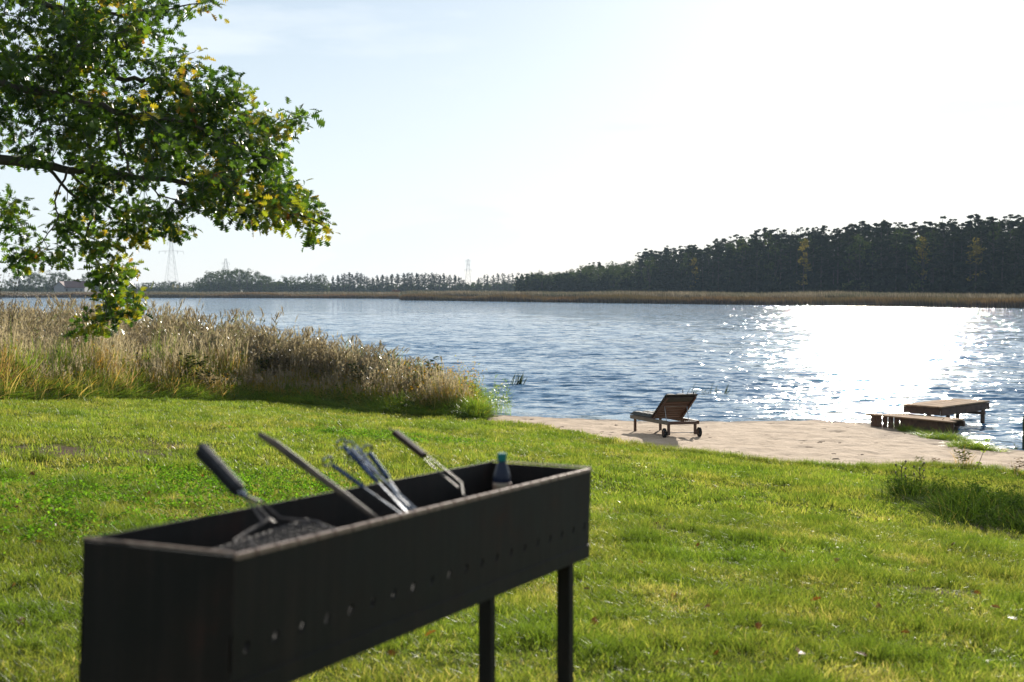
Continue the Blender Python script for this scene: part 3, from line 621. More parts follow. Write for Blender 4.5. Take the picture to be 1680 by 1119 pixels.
lp = [(1083, 866), (852, 722), (838, 726), (365, 738), (290, 745), (210, 750), (1280, 910), (1090, 860), (1440, 1010), (1640, 1012), (1650, 1026), (1490, 1055), (1330, 1000), (1168, 1010), (1110, 985), (985, 790), (1410, 850), (1300, 852), (1180, 1085), (1310, 1090),
      (960, 980), (980, 1040), (1050, 930), (1210, 840), (1370, 935), (1560, 905), (1610, 990), (1680, 1010), (240, 820), (170, 800), (60, 790), (20, 850), (40, 1030), (110, 960), (90, 870), (560, 745), (480, 735), (330, 790), (60, 900), (28, 975), (900, 755), (1010, 830), (1250, 1050), (1400, 1090), (700, 1060), (640, 1085), (1145, 900), (1500, 945)]
for i, (px, py) in enumerate(lp):
    p = ground_at(px + random.uniform(-3, 3), py + random.uniform(-2, 2)); o = link('fallen_leaf', fl[i % 5]); o.location = (p[0], p[1], p[2] + .045); o.rotation_euler = (random.uniform(-.9, .9), random.uniform(-.9, .9), random.uniform(0, 6.28)); s = random.uniform(.8, 1.3); o.scale = (s, s, s)
    tag(o, 'small curled rust brown fallen leaf lying on the lawn', 'leaf', 'fallen leaves on the lawn')

# ------------------------------------------------------------------ far reed banks
M_BANK = foliage('far_reed_brown', [(0, (.07, .042, .022)), (.5, (.15, .085, .04)), (1, (.24, .14, .07))], trans=.3, gain=1.1, patch=[(0, (.06, .045, .022)), (.5, (.13, .09, .04)), (1, (.18, .13, .065))], pscale=.04)
M_BANK2 = foliage('far_reed_pale', [(0, (.06, .055, .035)), (.5, (.13, .105, .065)), (1, (.34, .28, .21))], trans=.35, gain=1.1, bg_=1.0, patch=[(0, (.035, .04, .022)), (.5, (.07, .07, .04)), (1, (.26, .21, .15))], pscale=.05)
def far_clump(mat, nb=70, w=.13, rx=1.6, ry=.9):
    m = MB()
    for _ in range(nb):
        x, y = random.uniform(-rx, rx), random.uniform(-ry, ry); h = random.uniform(.6, 1.0); m.blade((x, y, 0), (x + random.uniform(-.25, .1), y, h), w * random.uniform(.5, 1.2), (-.1, 0, 0), 2, random.random() ** 1.2)
    return m.mesh('far_reed_clump', mat)
bk1 = [far_clump(M_BANK) for _ in range(4)]; bk2 = [far_clump(M_BANK2) for _ in range(4)]
def along(line, n, o0, o1):
    seg = [np.linalg.norm(b - a) for a, b in zip(line[:-1], line[1:])]; cum = np.concatenate([[0], np.cumsum(seg)]); t = RNG.uniform(0, cum[-1], n)
    L = np.array(line); x = np.interp(t, cum, L[:, 0]); y = np.interp(t, cum, L[:, 1]); d = np.hypot(x, y); o = RNG.uniform(o0, o1, n)
    return x * (1 + o / d), y * (1 + o / d)
for nm, ln, n1, n2, z0, hh in (('near_bank', FAR[1:], 3600, 4200, WZ, 1.0), ('left_bank', [np.array(FAR[-2]), np.array(FAR[-1])] + FARL, 2600, 3400, WZ, 1.0)):
    ln = [np.array(p) for p in ln]
    x, y = along(ln, n1, -1, 6); s = scs(n1, 1, 1.4); s[:, 2] = RNG.uniform(1.1, 1.7, n1) * (1 + .15 * bumps(x, y, 30))
    if nm == 'left_bank': s[:, 2] *= .95
    scatter('far_reeds_brown', np.stack([x, y, np.full(n1, z0)], -1), rots(n1, .03) * [1, 1, .05], s, RNG.integers(0, 4, n1), bk1)
    x, y = along(ln, n2, 5, 26); s = scs(n2, 1, 1.5); s[:, 2] = RNG.uniform(1.7, 2.35, n2) * (1 + .08 * bumps(x, y, 25))
    if nm == 'left_bank': s[:, 2] *= .8
    scatter('far_reeds_pale', np.stack([x, y, np.full(n2, z0 + .2)], -1), rots(n2, .03) * [1, 1, .05], s, RNG.integers(0, 4, n2), bk2)

# ------------------------------------------------------------------ far trees
def treemat(name, a, b, c, tr=.25): return foliage(name, [(0, a), (.6, b), (1, c)], trans=tr, rough=.9, spec=.0)
M_PINE = treemat('pine_needles', (.008, .014, .008), (.016, .024, .011), (.036, .042, .018))
M_DECID = treemat('dark_leaves', (.02, .035, .012), (.045, .065, .018), (.09, .10, .03))
M_BIRCH = treemat('yellow_birch_leaves', (.07, .065, .018), (.16, .13, .025), (.28, .20, .04), .4)
M_REDL = treemat('red_leaves', (.05, .018, .012), (.10, .03, .015), (.16, .06, .02))
M_TRUNK = mat_simple('far_bark', (.05, .035, .026), (.03, .022, .018), rough=.9)
def clumps(m, centers, per, size, flat=.6):
    for c, r in centers:
        tt = random.random()
        for _ in range(per):
            v = np.array([random.gauss(0, 1), random.gauss(0, 1), random.gauss(0, 1)]); v /= np.linalg.norm(v) + 1e-6; v[2] *= flat
            p = np.array(c) + v * r * random.uniform(.55, 1.05); a = np.array([random.gauss(0, 1), random.gauss(0, 1), random.gauss(0, .6)]); a /= np.linalg.norm(a); b = np.cross(a, v + np.array([.1, .2, .3])); b /= np.linalg.norm(b) + 1e-6
            s_ = size * random.uniform(.5, 1.2)
            m.add([p - a * s_, p + b * s_ * .7, p + a * s_, p - b * s_ * .5], [(0, 1, 2, 3)], min(1, max(0, tt * .5 + random.random() * .5)))
def tree_proto(kind):
    """unit-height tree: trunk mesh and crown mesh, base at 0"""
    t, m = MB(), MB()
    t.tube([(0, 0, 0), (.004, 0, .35), (-.004, .003, .65), (0, 0, .97)], [.013, .010, .007, .002], 6)
    cs = []
    if kind == 'pine':
        z0 = random.uniform(.36, .50)
        for k in range(40):
            z = random.uniform(z0, .97); q = (z - z0) / (1 - z0); rad = .14 * math.sin(math.pi * min(1, .25 + .75 * q)) * random.uniform(.3, 1.2); a = random.uniform(0, 6.283)
            c = (rad * math.cos(a), rad * math.sin(a), z); cs.append((c, random.uniform(.018, .040) * (1.2 - .75 * q))); t.tube([(0, 0, z - .03), c], [.004, .0015], 3)
        for k in range(7): cs.append(((random.gauss(0, .015), random.gauss(0, .015), z0 + (1 - z0) * (k + .5) / 7.0), .045 - .0055 * k))
        clumps(m, cs, 28, .012, .85)
    elif kind == 'spruce':
        for k in range(44):
            q = random.random() ** .8; z = .10 + .86 * q; rad = .15 * (1 - q) ** .85 * random.uniform(.5, 1.1) + .004; a = random.uniform(0, 6.283); cs.append(((rad * math.cos(a), rad * math.sin(a), z), .022 + .03 * (1 - q)))
        clumps(m, cs, 18, .022, .5)
    elif kind == 'round':
        for k in range(40):
            z = random.uniform(.16, .93); q = (z - .16) / .8; rad = .30 * math.sqrt(max(0, 1 - (2 * q - .9) ** 2 * .8)) * random.uniform(.35, 1); a = random.uniform(0, 6.283); c = (rad * math.cos(a), rad * math.sin(a), z); cs.append((c, random.uniform(.05, .10)))
            if k < 12: t.tube([(0, 0, z * .5), c], [.007, .002], 3)
        clumps(m, cs, 30, .022, .8)
    elif kind == 'birch':
        for k in range(26):
            z = random.uniform(.25, .96); q = (z - .25) / .75; rad = .12 * math.sin(math.pi * (.2 + .75 * q)) * random.uniform(.3, 1.1); a = random.uniform(0, 6.283); cs.append(((rad * math.cos(a), rad * math.sin(a), z), .05))
        clumps(m, cs, 20, .018, .9)
    elif kind == 'bush':
        for k in range(16):
            a = random.uniform(0, 6.283); rad = random.uniform(0, .55); cs.append(((rad * math.cos(a), rad * math.sin(a), random.uniform(.25, .85)), .22))
        clumps(m, cs, 26, .07, .8)
    return t, m
PROTO = {}
for kind, mat, cnt in (('pine', M_PINE, 7), ('spruce', M_PINE, 4), ('round', M_DECID, 5), ('birch', M_BIRCH, 2), ('bush', M_DECID, 2)):
    for k in range(cnt):
        t, m = tree_proto(kind); PROTO[(kind, k)] = (t.mesh(kind + '_trunk', M_TRUNK), m.mesh(kind + '_crown', mat))
t, m = tree_proto('bush'); PROTO[('redbush', 0)] = (t.mesh('bush_stem', M_TRUNK), m.mesh('red_bush_crown', M_REDL))
NAMES = {'pine': 'pine_tree', 'spruce': 'spruce_tree', 'round': 'broadleaf_tree', 'birch': 'birch_tree', 'bush': 'bush', 'redbush': 'bush'}
def tree(kind, px, d, h, label, group, wide=1.0, cat='tree'):
    ks = [k for k in PROTO if k[0] == kind]; tr, crn = PROTO[random.choice(ks)]
    x = (px - 840) / FPX * d; r = empty(NAMES[kind], (x, d, WZ + .45), label, cat, group, random.uniform(0, 6.283))
    for nm, me in (('trunk', tr), ('crown', crn)):
        o = link(nm, me, r); w = h * wide * random.uniform(.9, 1.15) if nm == 'crown' else h; o.scale = (w, w, h)
    return r
def sky_h(px, pts_, d):
    xs0, ys0 = zip(*pts_); y = np.interp(px, xs0, ys0); return (472 - y) / FPX * d + 2.65
# the pine forest at the right
SK = [(850, 450), (870, 446), (885, 443), (905, 446), (940, 441), (960, 431), (1000, 428), (1035, 427), (1050, 410), (1065, 403), (1100, 404), (1130, 400), (1180, 390), (1240, 378), (1255, 373), (1290, 379), (1340, 372), (1400, 366), (1420, 360), (1480, 362), (1520, 357), (1580, 356), (1640, 348), (1680, 350), (2000, 335)]
def fd(px): return np.interp(px, [850, 960, 1050, 1250, 1680, 2000], [440, 430, 405, 340, 262, 225])
cnt = 0
def lab_f(kind, px, row):
    where = 'at the low left end of the far forest' if px < 1045 else 'in the left half of the far forest slope' if px < 1250 else 'in the middle of the far forest' if px < 1470 else 'in the tall right end of the far forest'
    return {'pine': 'dark pine', 'spruce': 'dark pointed spruce', 'round': 'dark broadleaf tree'}[kind] + (' of the front row ' if row == 0 else ' ') + where
for row, (dd, step, k0) in enumerate(((0, 13, .88), (12, 12.0, .96), (26, 11.0, 1.0), (44, 10.5, 1.02))):
    px = 862 + random.uniform(0, 8) if row else 868
    while px < 1790:
        d = float(fd(px)) + dd + random.uniform(-3, 3); h = sky_h(px, SK, d) * k0 * random.uniform(.87, 1.04)
        if px < 1045: kind = random.choice(['round', 'round', 'round', 'spruce'])
        else: kind = random.choices(['pine', 'spruce', 'round'], [.66, .26, .08])[0]
        tree(kind, px + random.uniform(-3, 3), d, h, lab_f(kind, px, row), 'trees of the far right forest', 1.4 if kind != 'round' else .85); cnt += 1
        px += step * (d / 330) ** -1 * random.uniform(.7, 1.3)
for px, py, lb in ((1318, 392, 'tall yellow birch in the middle of the dark forest edge'), (1512, 388, 'faint yellow birch in the right part of the dark forest'), (1600, 390, 'rightmost yellowish birch in the dark forest'), (1138, 423, 'low yellowish tree at the left part of the forest edge')):
    d = float(fd(px)) - (9 if px == 1318 else 4); tree('birch', px, d, (472 - py) / FPX * d + 2.7, lb, 'yellow trees in the forest', 1.1)
# belt of underwood that closes the view between the trunks
def understory(name, px0, px1, dfun, dd0, dd1, h0, h1, nn, mat, w=1.4):
    m = MB()
    for _ in range(nn):
        px = random.uniform(px0, px1); d = dfun(px) + random.uniform(dd0, dd1); x = (px - 840) / FPX * d; h = random.uniform(h0, h1)
        clumps(m, [((x, d, WZ + .5 + h * q), w * random.uniform(.7, 1.2)) for q in (.1, .35, .6, .85)], 9, w * .48, .9)
    o = m.build(name, mat); tag(o, kind='stuff'); return o
understory('forest_underwood', 850, 1800, lambda p: float(fd(p)), -6, 18, 3.0, 7.5, 900, M_PINE, 1.5)
understory('forest_underwood', 1040, 1800, lambda p: float(fd(p)), 30, 60, 6, 10.0, 420, M_PINE, 2.0)
# distant tree belts
def belt(px0, px1, d, skp, kinds, step, label, group, rows=2, wide=1.0):
    for r_ in range(rows):
        px = px0 + random.uniform(0, step)
        while px < px1:
            dd = d + r_ * 12 + random.uniform(-4, 4); h = sky_h(px, skp, dd) * random.uniform(.84, 1.04); kind = random.choice(kinds)
            tree(kind, px, dd, h, label % {'pine': 'pine', 'spruce': 'spruce', 'round': 'broadleaf tree', 'birch': 'birch', 'bush': 'bush'}[kind], group, wide); px += step * random.uniform(.7, 1.35)
belt(541, 775, 690, [(535, 462), (548, 451), (575, 446), (590, 446), (610, 452), (650, 447), (700, 446), (750, 449), (768, 462), (775, 470)], ['pine', 'pine', 'spruce', 'pine'], 8, 'bluish distant %s in the pine row behind the middle of the lake', 'distant pine row', 3, 1.3)
belt(778, 858, 700, [(775, 462), (790, 450), (805, 447), (850, 449)], ['pine', 'pine', 'spruce'], 8, 'bluish distant %s between the pine row and the big forest', 'distant pines beside the forest', 2, 1.25)
belt(326, 455, 640, [(325, 456), (335, 448), (350, 441), (370, 440), (400, 438), (425, 446), (440, 450), (455, 460)], ['round'], 11, 'large distant %s in the rounded clump below the second pylon', 'distant rounded tree clump', 3, 1.0)
belt(460, 538, 660, [(457, 462), (468, 451), (490, 450), (505, 447), (530, 447), (540, 462)], ['round', 'round', 'pine'], 10, 'distant %s in the small clump left of the pine row', 'distant small tree clump', 2, .95)
belt(195, 330, 720, [(195, 462), (230, 463), (260, 462), (280, 458), (300, 464), (320, 459), (330, 460)], ['spruce', 'pine', 'round'], 8, 'small distant %s at the foot of the tallest pylon', 'low distant trees under the pylon', 3, 1.4)
belt(-60, 125, 560, [(-60, 458), (20, 456), (30, 444), (60, 443), (75, 446), (90, 439), (105, 443), (116, 450), (120, 458), (130, 464)], ['round', 'round', 'round'], 12, 'distant dark %s behind the red roofed house', 'trees behind the far house', 2, .9)
belt(128, 195, 600, [(128, 455), (140, 446), (150, 446), (165, 458), (200, 463)], ['round', 'bush'], 12, 'distant %s right of the red roofed house', 'trees right of the far house', 1, .9)
for a, b, d, h, k in ((541, 775, 700, 4.5, 170), (775, 862, 705, 5, 90), (326, 540, 655, 5.5, 160), (195, 330, 730, 2.5, 80), (-60, 196, 620, 3.0, 110)):
    understory('distant_underwood', a, b, lambda p: d, 0, 14, h * .6, h, k, M_DECID, 1.7)
tree('redbush', 651, 470, 2.3, 'low dark red bush on the far bank before the pine row', None, 1.5, 'bush')
tree('birch', 284, 700, 4.6, 'tiny orange birch on the far left bank', None, 1.4)
tree('birch', 292, 700, 4.2, 'tiny yellow birch right of the orange one on the far left bank', None, 1.4)

# house across the lake
d = 545; hx = lambda px: (px - 840) / FPX * d
M_HW = mat_simple('pale_render', (.26, .27, .28), (.22, .22, .23), scale=.5, rough=.9); M_HR = mat_simple('red_roof', (.12, .055, .045), (.09, .045, .038), scale=1, rough=.8); M_GL = mat_simple('dark_glass', (.02, .025, .03), rough=.15)
r = empty('house', (hx(122), d, WZ + .4), 'small pale house with a red roof beyond the far left bank', 'house'); L2, dep, eh, rh = (hx(146) - hx(101)) / 2, 4.2, 3.0, 5.3
m = MB(); m.add([(-L2, -dep, 0), (L2, -dep, 0), (L2, dep, 0), (-L2, dep, 0), (-L2, -dep, eh), (L2, -dep, eh), (L2, dep, eh), (-L2, dep, eh), (-L2, 0, rh - .15), (L2, 0, rh - .15)], [(0, 1, 5, 4), (1, 2, 6, 9, 5), (2, 3, 7, 6), (3, 0, 4, 8, 7)]); m.build('wall', M_HW, r)
m = MB(); g_ = .4
for sy in (-1, 1): m.add([(-L2 - g_, sy * (dep + g_), eh - .2), (L2 + g_, sy * (dep + g_), eh - .2), (L2 + g_, 0, rh), (-L2 - g_, 0, rh), (-L2 - g_, sy * (dep + g_), eh - .35), (L2 + g_, sy * (dep + g_), eh - .35), (L2 + g_, 0, rh - .15), (-L2 - g_, 0, rh - .15)], [(0, 1, 2, 3), (4, 7, 6, 5), (0, 4, 5, 1), (1, 5, 6, 2), (0, 3, 7, 4)])
rf = m.build('roof', M_HR, r); m = MB(); m.box((1.5, .3, rh + .2), (.5, .5, 1.1)); m.build('chimney', M_HR, rf)
for wx_ in (-3.6, -1.6, 2.2, 4.0):
    m = MB(); m.box((wx_, -dep - .02, 1.7), (1.0, .06, 1.2)); w_ = m.build('window', M_HW, r); m = MB(); m.box((wx_, -dep - .06, 1.7), (.8, .04, 1.0)); m.build('pane', M_GL, w_)
# add a gabled wing at the left end, facing the lake
m = MB(); ax_, wz_ = -L2 + 1.6, 3.2
m.add([(ax_ - 2, -dep - 2, 0), (ax_ + 2, -dep - 2, 0), (ax_ + 2, -dep + 1, 0), (ax_ - 2, -dep + 1, 0), (ax_ - 2, -dep - 2, wz_), (ax_ + 2, -dep - 2, wz_), (ax_ + 2, -dep + 1, wz_), (ax_ - 2, -dep + 1, wz_), (ax_, -dep - 2, 4.9), (ax_, -dep + 1, 4.9)], [(0, 1, 5, 8, 4), (1, 2, 6, 5), (3, 0, 4, 7)]); m.build('gable_wall', M_HW, r)
m = MB()
for sx in (-1, 1): m.add([(ax_ + sx * 2.4, -dep - 2.3, wz_ - .3), (ax_, -dep - 2.3, 5.1), (ax_, .0, 5.1), (ax_ + sx * 2.4, .0, wz_ - .3), (ax_ + sx * 2.4, -dep - 2.3, wz_ - .45), (ax_, -dep - 2.3, 4.95), (ax_, .0, 4.95), (ax_ + sx * 2.4, .0, wz_ - .45)], [(0, 1, 2, 3), (4, 7, 6, 5), (0, 4, 5, 1), (0, 3, 7, 4)])
m.build('gable_roof', M_HR, r)

# pylons
M_PYL = mat_simple('galvanised_steel', (.35, .36, .37), rough=.5, metal=.3)
def pylon(px, ytop, d, base, arms, label, rot=0.0, lw=.06):
    H = (472 - ytop) / FPX * d + 2.6; r = empty('pylon', ((px - 840) / FPX * d, d, WZ + .4), label, 'pylon', None, rot)
    def wd(z): q = z / H; return base * (1 - q) ** 1.25 / 2 + .55
    m = MB(); lv = [H * k / 9 for k in range(10)]
    for sx in (-1, 1):
        for sy in (-1, 1): m.tube([(sx * wd(z), sy * wd(z), z) for z in lv], lw, 4)
    m.build('legs', M_PYL, r); m = MB()
    for a, b in zip(lv[:-1], lv[1:]):
        for s_ in (-1, 1):
            m.tube([(-wd(a), s_ * wd(a), a), (wd(b), s_ * wd(b), b)], lw * .5, 3); m.tube([(wd(a), s_ * wd(a), a), (-wd(b), s_ * wd(b), b)], lw * .5, 3); m.tube([(s_ * wd(a), -wd(a), a), (s_ * wd(b), wd(b), b)], lw * .5, 3)
        m.tube([(-wd(b), 0, b), (wd(b), 0, b)], lw * .5, 3)
    m.build('bracing', M_PYL, r)
    for yp, hw in arms:
        z = (472 - yp) / FPX * d + 2.6; h2 = hw / FPX * d; m = MB(); m.tube([(-h2, 0, z), (0, 0, z + .5), (h2, 0, z)], [lw * .6, lw * 1.1, lw * .6], 4); m.tube([(-h2, 0, z), (0, 0, z - .6), (h2, 0, z)], lw * .5, 4)
        for q in (-1, -.5, .5, 1): m.tube([(h2 * q, 0, z), (h2 * q, 0, z - 1.6)], .09, 4)
        m.build('crossarm', M_PYL, r)
pylon(282, 392, 860, 7.5, [(412, 20), (398, 12)], 'tallest lattice pylon rising beyond the far left bank')
pylon(371, 424, 1000, 7.0, [(431, 6), (437, 5)], 'pylon top showing above the rounded tree clump', 0)
pylon(768, 425, 1080, 5.0, [(427, 4), (433, 3), (442, 6)], 'slim distant pylon left of the big forest', 0)

# ------------------------------------------------------------------ the oak whose crown hangs into the picture from the left
OD = 19.0
M_BARK = mat_simple('oak_bark', (.10, .085, .065), (.045, .038, .03), scale=14, rough=.95, bump=.9, bscale=24, stretch=(1, 1, .35))
M_OAK = foliage('oak_leaves', [(0, (.014, .036, .006)), (.35, (.038, .080, .009)), (.62, (.09, .15, .012)), (.78, (.20, .20, .015)), (.90, (.30, .21, .02)), (1, (.20, .07, .02))], trans=.46, rough=.4, spec=.35, gain=1.75)
tp = np.array([-11.8, 19.5]); tz = g1(*tp)
oak = empty('oak_tree', (tp[0], tp[1], tz), 'large oak reaching in from the left with green and yellowing leaves', 'tree')
inv = np.array([tp[0], tp[1], tz])
LIMBS = [  # (pixel polyline, depth offsets, start radius, end radius)
    ([(-590, 620), (-400, 380), (-200, 300), (0, 262), (60, 268), (115, 280), (200, 285), (300, 300), (400, 325), (470, 345), (530, 370)], .0, .13, .010),
    ([(-590, 560), (-400, 250), (-200, 120), (0, 92), (80, 96), (150, 112), (205, 132), (260, 132), (300, 158), (360, 175), (440, 205), (495, 190)], .5, .10, .007),
    ([(-100, 105), (60, 150), (150, 172), (220, 192), (300, 200), (380, 235), (450, 265)], -.6, .07, .008),
    ([(-590, 500), (-350, 50), (-150, -60), (0, -40), (80, 10), (170, 20), (250, 20), (335, 5)], .3, .12, .006),
    ([(80, 274), (100, 300), (150, 345), (140, 390), (165, 440), (182, 480), (180, 520), (155, 540)], .2, .03, .005),
    ([(182, 480), (205, 485), (240, 495)], .2, .008, .003),
    ([(110, 280), (90, 330), (95, 360), (60, 405), (30, 430)], -.4, .018, .004),
    ([(115, 280), (180, 340), (250, 360), (300, 395)], .5, .03, .004),
    ([(-60, 290), (-20, 320), (20, 345), (30, 370)], .3, .02, .004),
    ([(140, 0), (138, 60), (130, 110), (85, 260)], .2, .012, .006),
    ([(230, 145), (265, 110), (300, 95), (322, 82)], .0, .012, .003), ([(440, 205), (470, 190), (502, 182)], .4, .008, .003), ([(400, 325), (450, 310), (500, 320)], -.3, .012, .003),
    ([(190, 20), (235, 55), (285, 50)], .1, .008, .003), ([(190, 200), (210, 280), (260, 320), (350, 345), (400, 350)], -.8, .02, .004),
]
skel = []
lm = MB()
for poly, dof, r0, r1 in LIMBS:
    pts3 = [pt(px, py, OD + dof) - inv for px, py in poly]; P3 = []
    for a, b in zip(pts3[:-1], pts3[1:]):
        for t in (0, .25, .5, .75):
            q = a + (b - a) * t; P3.append(q + (np.array([random.gauss(0, 1), random.gauss(0, 1), random.gauss(0, 1)]) * np.linalg.norm(b - a) * .035 if t else 0))
    P3.append(pts3[-1]); n = len(P3); rad = [r0 + (r1 - r0) * (i / (n - 1)) ** .6 for i in range(n)]
    lm.tube(P3, rad, 8); skel += [(p, rr_) for p, rr_ in zip(P3, rad)]
lm.build('limbs', M_BARK, oak, smooth=True)
m = MB(); m.tube([(0, 0, -.3), (0, 0, .4), (.05, 0, 1.6), (-.05, 0, 3.2), (0, 0, 5.5), (.2, .1, 8)], [.52, .40, .34, .33, .26, .12], 14); m.build('trunk', M_BARK, oak, smooth=True)
# leaf masses: centre and radii in pixels at the depth of the crown, twig count, share of yellow
ELL = [(50, 55, 120, 70, 120, .08), (190, 28, 110, 38, 70, .12), (300, 6, 42, 14, 10, .25), (165, 85, 70, 35, 42, .15), (50, 180, 110, 85, 135, .10), (160, 165, 90, 50, 60, .3), (265, 112, 42, 22, 20, .2),
       (290, 160, 55, 34, 40, .2), (355, 165, 45, 26, 28, .15), (220, 235, 105, 60, 100, .25), (330, 235, 95, 58, 105, .2), (425, 212, 45, 28, 30, .15), (482, 200, 20, 16, 7, .7), (440, 262, 32, 20, 18, .1),
       (410, 315, 75, 34, 60, .55), (480, 340, 48, 26, 24, .75), (350, 325, 50, 32, 34, .35), (430, 360, 32, 16, 13, .5), (170, 315, 48, 30, 34, .15), (245, 350, 52, 22, 28, .3), (115, 365, 28, 24, 15, .1), (150, 395, 34, 22, 16, .2),
       (95, 415, 30, 14, 9, .1), (10, 330, 26, 22, 10, .2), (18, 372, 30, 16, 9, .2), (45, 415, 26, 16, 9, .05), (30, 430, 12, 8, 3, .05), (290, 385, 18, 18, 8, .5), (215, 380, 34, 16, 12, .5), (185, 440, 30, 22, 15, .45),
       (175, 475, 16, 18, 8, .5), (215, 492, 26, 16, 10, .5), (160, 530, 30, 12, 11, .6), (195, 512, 22, 12, 7, .5), (180, 505, 16, 12, 5, .6), (520, 378, 14, 10, 5, .8), (315, 92, 12, 12, 3, .95), (372, 130, 18, 10, 4, .4), (400, 150, 14, 10, 4, .7), (255, 48, 34, 12, 6, .4),
       (-130, 80, 130, 140, 190, .1), (-300, 120, 120, 180, 190, .1), (-90, -90, 200, 70, 150, .1), (160, -60, 140, 45, 60, .1), (-130, 260, 90, 60, 40, .1), (-420, 60, 120, 200, 140, .1)]
LVn = np.array(LV); nlv = len(LVn)
quads = [f if len(f) == 4 else (*f, f[-1]) for f in LF]
centers, tints, dirs, pend = [], [], [], []
tw = MB(); SKP = np.array([p for p, _ in skel])
for cx, cy, rx, ry, nt, yel in ELL:
    dsp = min(1.6, .35 + max(rx, ry) / 75)
    for _ in range(int(nt * .84)):
        a = random.uniform(0, 6.283); q = math.sqrt(random.random()) * .98; px, py = cx + rx * q * math.cos(a), cy + ry * q * math.sin(a)
        c = pt(px, py, OD + random.gauss(0, dsp * .6)) - inv
        pend.append((c, yel))
SKP = [np.array(p) for p, _ in skel]; nsk = len(SKP); SKA = np.array(SKP + [np.zeros(3)] * len(pend)); used = nsk
order = sorted(pend, key=lambda q: float(np.min(np.linalg.norm(SKA[:nsk] - q[0], axis=1))))
for c, yel in order:
        dist = np.linalg.norm(SKA[:used] - c, axis=1) + .35 * (SKA[:used, 0] > c[0] + .05); j = int(np.argmin(dist)); s0 = SKA[j]
        SKA[used] = c; used += 1
        dv = c - s0; L = np.linalg.norm(dv); dv = dv / (L + 1e-6)
        mid = s0 + (c - s0) * .55 + np.array([random.gauss(0, .05) for _ in range(3)]) * min(1, L * 2)
        tw.tube([s0, mid, c], [min(.010, .004 + .004 * L), .004, .0025], 4, cap=False)
        ty = random.random() < yel * .8; base = random.uniform(.62, .88) if ty else random.uniform(.05, .62)
        for k in range(random.randint(12, 18)):
            off = np.array([random.gauss(0, 1), random.gauss(0, 1), random.gauss(0, .75)]) * .078
            centers.append(c + off); tints.append(min(1, max(0, base + random.gauss(0, .07)))); dirs.append(dv * .5 + off * 9 + np.array([0, 0, -.35]))
tw.build('twigs', M_BARK, oak)
centers, dirs, tints = np.array(centers), np.array(dirs), np.array(tints); nL = len(centers)
dirs += RNG.normal(0, .45, dirs.shape); dirs /= np.linalg.norm(dirs, axis=1)[:, None]
up = RNG.normal(0, 1, dirs.shape) * .8 + np.array([0, 0, 1.0]); xa = np.cross(dirs, up); xa /= np.linalg.norm(xa, axis=1)[:, None]; za = np.cross(xa, dirs)
szl = RNG.uniform(.065, .125, nL)
VV = centers[:, None, :] + szl[:, None, None] * (LVn[None, :, 0:1] * xa[:, None, :] * 1.35 + LVn[None, :, 1:2] * dirs[:, None, :] + LVn[None, :, 2:3] * za[:, None, :] * 1.6)
FF = (np.array(quads)[None] + (np.arange(nL) * nlv)[:, None, None]).reshape(-1, 4)
# triangles were padded to quads: split to triangles to keep the mesh valid
T1 = FF[:, :3]; T2 = FF[FF[:, 2] != FF[:, 3]][:, [0, 2, 3]]
me = np_mesh('oak_leaves', VV.reshape(-1, 3), np.concatenate([T1, T2]), M_OAK, {'tint': np.repeat(tints, nlv)})
o = link('leaves', me, oak); o['kind'] = 'stuff'; print('oak leaves', nL)

# dark shrub at the left edge
M_PURP = foliage('purple_leaves', [(0, (.035, .02, .016)), (.6, (.07, .035, .025)), (1, (.10, .10, .03))], trans=.3)
b0 = np.array([*pt(-12, 650, 34.5)[:2], 0]); b0[2] = g1(b0[0], b0[1]); r = empty('shrub', b0, 'tall dark purplish shrub at the left edge before the reeds', 'shrub')
m, lf = MB(), MB()
for k in range(42):
    tpx, tpy = random.uniform(-70, 52), random.uniform(425, 610); 
    if tpx > 10 and tpy < 470 and random.random() < .6: tpx -= 20
    e = pt(tpx, tpy, 34.5 + random.uniform(-.6, .6)) - b0; mid = e * .55 + np.array([random.gauss(0, .12), 0, .1]); m.tube([(0, 0, 0), mid, e], [.014, .008, .003], 4, cap=False)
    for _ in range(26):
        t = random.uniform(.35, 1.02); c = e * t + np.array([random.gauss(0, .09), random.gauss(0, .12), random.gauss(0, .07)]); b = random.uniform(0, 6.283); L = .065; d_ = np.array([math.cos(b), math.sin(b), random.uniform(-.6, .6)]); w = np.array([-math.sin(b), math.cos(b), random.uniform(-.5, .5)])
        lf.add([c, c + d_ * L * .5 + w * L * .3, c + d_ * L, c + d_ * L * .5 - w * L * .3], [(0, 1, 2, 3)], random.random())
m.build('stems', M_BARK, r); o = lf.build('leaves', M_PURP, r); o['kind'] = 'stuff'

